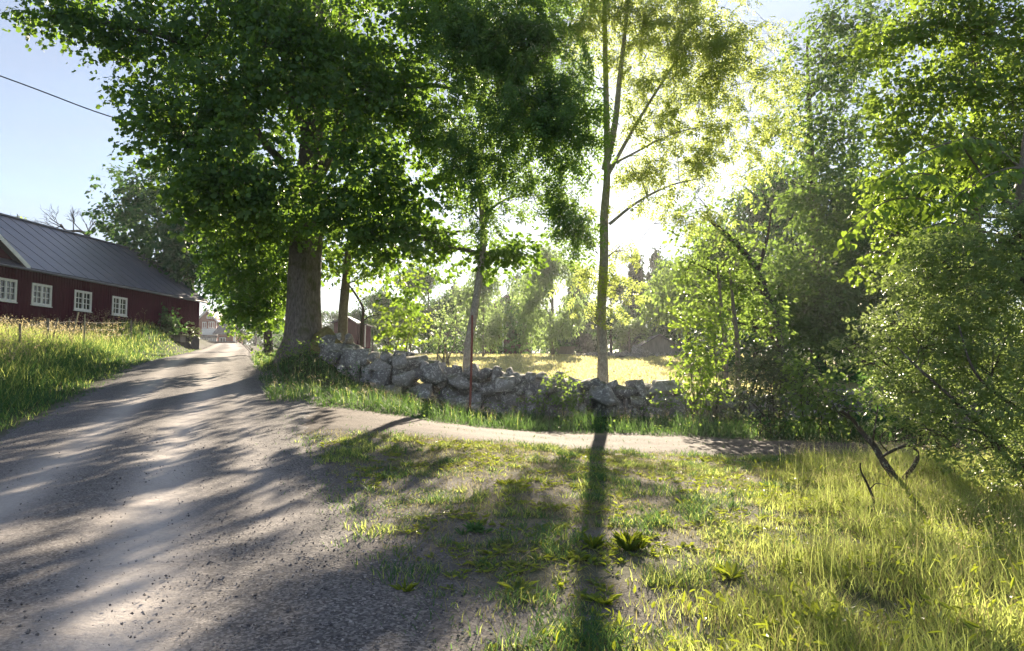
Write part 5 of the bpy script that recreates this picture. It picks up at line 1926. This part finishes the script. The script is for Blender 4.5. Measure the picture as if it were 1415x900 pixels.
# the foreground meadow and the thin weedy patch between road and track
def patch_fn(x, y):
    s = road_s(x, y)
    edge = sstep(s, 2.25, 3.3) * (1 - sstep(y - Yl(x), -1.0, -.1))
    n = fbm(x * 1.5 + 7, y * 1.5)
    n2 = fbm(x * 4.5, y * 4.5 + 9)
    return edge * sstep(n * .45 + n2 * .55, .49, .575) * in_view(x, y)


def meadow_fn(x, y):
    q = meadow_q(x, y)
    return (.05 + .95 * sstep(q, -.7, 1.1)) * (1 - sstep(y - Yl(x), -1.2, -.1)) * (road_s(x, y) > 2.8) * in_view(x, y) * sstep(fbm(x * 2.1 + 1, y * 2.1), .30, .55)


x, y = pick(380000, -4, 15, 3.2, 17, meadow_fn)
q = meadow_q(x, y)
h = (.05 + .21 * sstep(q, -.1, 2.4)) * (.45 + .85 * rng.random(len(x)))
k1 = rng.random(len(x)) < .22
a, b = Acc(), Acc()
cl = fbm(x * 1.7 + 70, y * 1.7)
h = h * (.62 + .85 * sstep(fbm(x * 2.6 + 15, y * 2.6), .3, .7))
tone = np.clip(.95 * sstep(cl, .32, .68) + .35 * (rng.random(len(x)) - .5), 0, .95)
tone = np.where(rng.random(len(x)) < .05, 1.0, tone)
blades(a, x[~k1], y[~k1], H(x[~k1], y[~k1]) - .01, h[~k1], .0038 + .00055 * y[~k1], tone[~k1], .7, 1.1)
blades(b, x[k1], y[k1], H(x[k1], y[k1]) - .01, h[k1] * 1.05, .004 + .0005 * y[k1], rng.random(k1.sum()), .5, 1.0)
tag(a.obj('meadow_grass', M['grass_tall']), kind='stuff')
tag(b.obj('dry_grass', M['grass_dry']), kind='stuff')
x, y = pick(11000, -1, 11, 3.8, 16.5, lambda x, y: meadow_fn(x, y) * sstep(meadow_q(x, y), .2, 1.6))
a, b = Acc(), Acc()
k = y > 5.2
x, y = x[k], y[k]
stalks(a, b, x, y, H(x, y), .26 + .34 * rng.random(len(x)), .004, .026)
tag(a.obj('grass_stalks', M['grass_tall']), kind='stuff')
tag(b.obj('grass_seed_heads', M['seed_head']), kind='stuff')
x, y = pick(18000, -1, 11, 3.9, 15.5, lambda x, y: meadow_fn(x, y) * sstep(fbm(x * .9 + 55, y * .9), .42, .6))
a = Acc()
lp = np.stack([x, y, H(x, y) + .05 + .22 * rng.random(len(x)) * sstep(meadow_q(x, y), 0, 2)], -1)
a.leaves(OVATE, lp, unit(rng.normal(size=lp.shape) * .6 + (0, 0, .8)), rng.normal(size=lp.shape) + (0, 0, .5), .07 * (.5 + .9 * rng.random(len(x))), rng.random(len(x)) * .93, .028 + .02 * rng.random(len(x)))
tag(a.obj('meadow_herbs', M['weed_leaf']), kind='stuff')
x, y = pick(420000, -6, 9, 4.0, 22, patch_fn)
h = (.025 + .11 * sstep(fbm(x * 2.4, y * 2.4 + 4), .40, .68)) * (.5 + .9 * rng.random(len(x)))
a = Acc()
k2 = rng.random(len(x)) < .25 + .5 * sstep(fbm(x * .8 + 33, y * .8), .4, .6)
b = Acc()
blades(a, x[~k2], y[~k2], H(x[~k2], y[~k2]) - .005, h[~k2], .005 + .0006 * y[~k2], rng.random((~k2).sum()) * .93, .9, 1.4)
blades(b, x[k2], y[k2], H(x[k2], y[k2]) - .005, h[k2] * .8, .005 + .0006 * y[k2], rng.random(k2.sum()) * .95, .9, 1.4)
tag(a.obj('grass', M['grass_deep']), kind='stuff')
tag(b.obj('grass', M['grass_tall']), kind='stuff')
x, y = pick(110000, -6, 9, 3.8, 22, lambda x, y: in_view(x, y) * sstep(road_s(x, y), 2.3, 3.5) * (1 - sstep(y - Yl(x), -.6, .3)) * (.3 + .7 * sstep(fbm(x * .9 + 20, y * .9), .4, .6)))
a = Acc()
blades(a, x, y, H(x, y) + .002, .03 + .06 * rng.random(len(x)), .003 + .0004 * y, rng.random(len(x)), 2.4, 1.6)
tag(a.obj('dry_grass', M['grass_dry']), kind='stuff')


def edge_fn(x, y):
    s = road_s(x, y)
    n = fbm(x * 3.1 + 11, y * 3.1)
    tr = np.exp(-((y - (Yl(x) + Yu(x)) / 2) / .35) ** 2) * (s > 3.5) * .5 + np.exp(-((y - Yl(x)) / .5) ** 2) * (s > 3.5) + np.exp(-((y - Yu(x)) / .4) ** 2) * (s > 3)
    ed = np.exp(-((s - 2.6) / .45) ** 2) * .7 * (y < 17) + np.exp(-((s + 2.5) / .3) ** 2) * .8
    return np.clip(tr + ed, 0, 1) * sstep(n, .44, .58) * in_view(x, y)


x, y = pick(200000, -20, 12, 4, 40, edge_fn)
a = Acc()
blades(a, x, y, H(x, y), .02 + .07 * rng.random(len(x)), .006 + .0006 * y, rng.random(len(x)) * .93, .9, 1.4)
tag(a.obj('grass', M['grass_deep']), kind='stuff')


def rosette(acc, c, n, ln, w, rise, seed):
    r = np.random.default_rng(seed)
    an = r.random(n) * 6.28
    d = np.stack([np.cos(an), np.sin(an), np.full(n, rise) * (.5 + r.random(n))], -1)
    up = np.stack([-np.cos(an) * .5, -np.sin(an) * .5, np.ones(n)], -1)
    p = c + np.stack([np.cos(an), np.sin(an), 0 * an], -1) * .02
    l_ = ln * (.6 + .6 * r.random(n))
    acc.leaves(OVATE, p, unit(up + r.normal(size=up.shape) * .25), d, l_, r.random(n), l_ * w)


# broad leaved weeds scattered through the patch, too many to count
x, y = pick(8500, -4, 9, 3.9, 17, lambda x, y: in_view(x, y) * sstep(road_s(x, y), 2.6, 3.6) * (1 - sstep(y - Yl(x), -1.4, -.3)) * sstep(fbm(x * 1.6 + 30, y * 1.6), .46, .60))
a = Acc()
for k in range(len(x)):
    rosette(a, np.array([x[k], y[k], H(x[k], y[k]) + .003]), 7, .05 + .04 * rng.random(), .7, .55, k)
tag(a.obj('ground_cover', M['weed_leaf']), kind='stuff')
WEEDS = [((868, 762), 90, .18, .20, 1.6, 'largest tufted dock with upright leaves in the weedy patch'), ((800, 775), 26, .10, .40, .7, 'flat dandelion rosette just left of the largest tufted dock'),
         ((655, 735), 46, .11, .3, .9, 'low dark green tuft in the shade, middle of the bare patch'), ((1010, 800), 22, .14, .5, .8, 'broad leaved plantain in the grass nearest the gravel patch'),
         ((1130, 860), 24, .18, .45, 1.1, 'tall broad leaved dock deep in the long grass near the viewer'), ((835, 835), 22, .12, .45, .6, 'yellowing dandelion rosette below the largest tufted dock'),
         ((975, 640), 30, .14, .35, 1.0, 'leafy tuft by the lower edge of the side track'), ((715, 818), 20, .14, .55, .6, 'small bright rosette beside the loose gravel at the patch edge'),
         ((560, 820), 24, .11, .25, .9, 'thin pale grass tuft on the bare gravel shoulder'), ((700, 670), 40, .10, .3, .8, 'wide low green tuft in the shade near the side track'),
         ((945, 700), 26, .12, .4, .9, 'sunlit weed tuft right of the tree shadow')]
for k, (px, n_l, ln, w, rise, lab) in enumerate(WEEDS):
    g = G(*px)
    a = Acc()
    rosette(a, g, n_l, ln, w, rise, 500 + k)
    if n_l > 35:
        for e in range(3):
            rosette(a, g + rng.normal(size=3) * (.11, .11, 0), n_l // 3, ln * .8, w, rise, 600 + 10 * k + e)
    o = a.obj('weed_plant', M['weed_leaf'] if k != 2 else M['grass_deep'])
    tag(o, lab, 'weed')
    sh = np.array(g)
    o.data.transform(__import__('mathutils').Matrix.Translation(-Vector(sh)))
    o.location = sh


# the field: short hay, sunlit
def field_fn(x, y):
    return (y > Yw(x) + .7) * (np.abs(x / y) < .42) * (x / y > -.26) * np.clip(32 / y, .1, 1) ** 1.2


x, y = pick(66000, -18, 24, 25, 80, field_fn)
a = Acc()
blades(a, x, y, H(x, y), .10 + .14 * rng.random(len(x)), .03 + .0009 * y, rng.random(len(x)), .5, .8)
tag(a.obj('hay_grass', M['grass_field']), kind='stuff')

# loose stones on the gravel
OCT = (np.array([(1, 0, 0), (-1, 0, 0), (0, 1, 0), (0, -1, 0), (0, 0, 1), (0, 0, -1)], float) * .5, np.array([(0, 2, 4), (2, 1, 4), (1, 3, 4), (3, 0, 4), (2, 0, 5), (1, 2, 5), (3, 1, 5), (0, 3, 5)]))


def pebble_fn(x, y):
    s = road_s(x, y)
    trk = np.clip(np.exp(-((s - .62) / .42) ** 2) + np.exp(-((s + .98) / .4) ** 2), 0, 1)
    return in_view(x, y) * np.where(s < 3.0, 1, .35 * (s < 8)) * (y < Yl(x)) * (s > -2.9) * (1 - .88 * trk) * np.clip(7 / y, 0, 1) ** 1.6 * (.25 + .75 * sstep(fbm(x * .8 + 60, y * .8), .35, .6))


x, y = pick(95000, -9, 4, 3.7, 16, pebble_fn)
n = len(x)
sz = .005 + .020 * rng.random(n) ** 4
dv = OCT[0][None] * (sz[:, None, None] * (.6 + .8 * rng.random((n, 1, 3)))) + rng.normal(size=(n, 6, 3)) * (sz * .14)[:, None, None]
an = rng.random(n) * 6.28
ca, sa = np.cos(an)[:, None], np.sin(an)[:, None]
dx, dy = dv[..., 0] * ca - dv[..., 1] * sa, dv[..., 0] * sa + dv[..., 1] * ca
vz = H(x, y) + np.where(road_s(x, y) < 2.5, .042, .004)
pv = np.stack([x[:, None] + dx, y[:, None] + dy, vz[:, None] + dv[..., 2] * .8 + sz[:, None] * .2], -1)
a = Acc()
a.add(pv.reshape(-1, 3), tris=(OCT[1][None] + (np.arange(n) * 6)[:, None, None]).reshape(-1, 3), rnd=np.repeat(rng.random(n), 6))
m, nt, out = mat('pebble')
princ(nt, out, ramp(nt, attr(nt, 'rnd'), [(0, (.075, .07, .074)), (.6, (.17, .16, .158)), (1, (.40, .37, .345))]), .9, .2)
tag(a.obj('gravel', m, flat=True), kind='stuff')

# ================================================================== MORNING MIST
HAZE = 0.0004
if HAZE > 0:
    bpy.ops.mesh.primitive_cube_add(size=1)
    hz_o = bpy.context.object
    hz_o.name = 'haze'
    hz_o.data.name = 'haze'
    zlo, zhi = -4.0, 42.0
    hz_o.location = (20, 180, (zlo + zhi) / 2)
    hz_o.scale = (840, 520, zhi - zlo)
    m = bpy.data.materials.new('haze')
    m.use_nodes = True
    nt = m.node_tree
    nt.nodes.clear()
    out = nt.nodes.new('ShaderNodeOutputMaterial')
    v = nt.nodes.new('ShaderNodeVolumePrincipled')
    v.inputs['Color'].default_value = (.93, .95, 1.0, 1)
    v.inputs['Density'].default_value = HAZE
    v.inputs['Anisotropy'].default_value = .45
    nt.links.new(v.outputs[0], out.inputs['Volume'])
    hz_o.data.materials.append(m)
    hz_o['kind'] = 'stuff'
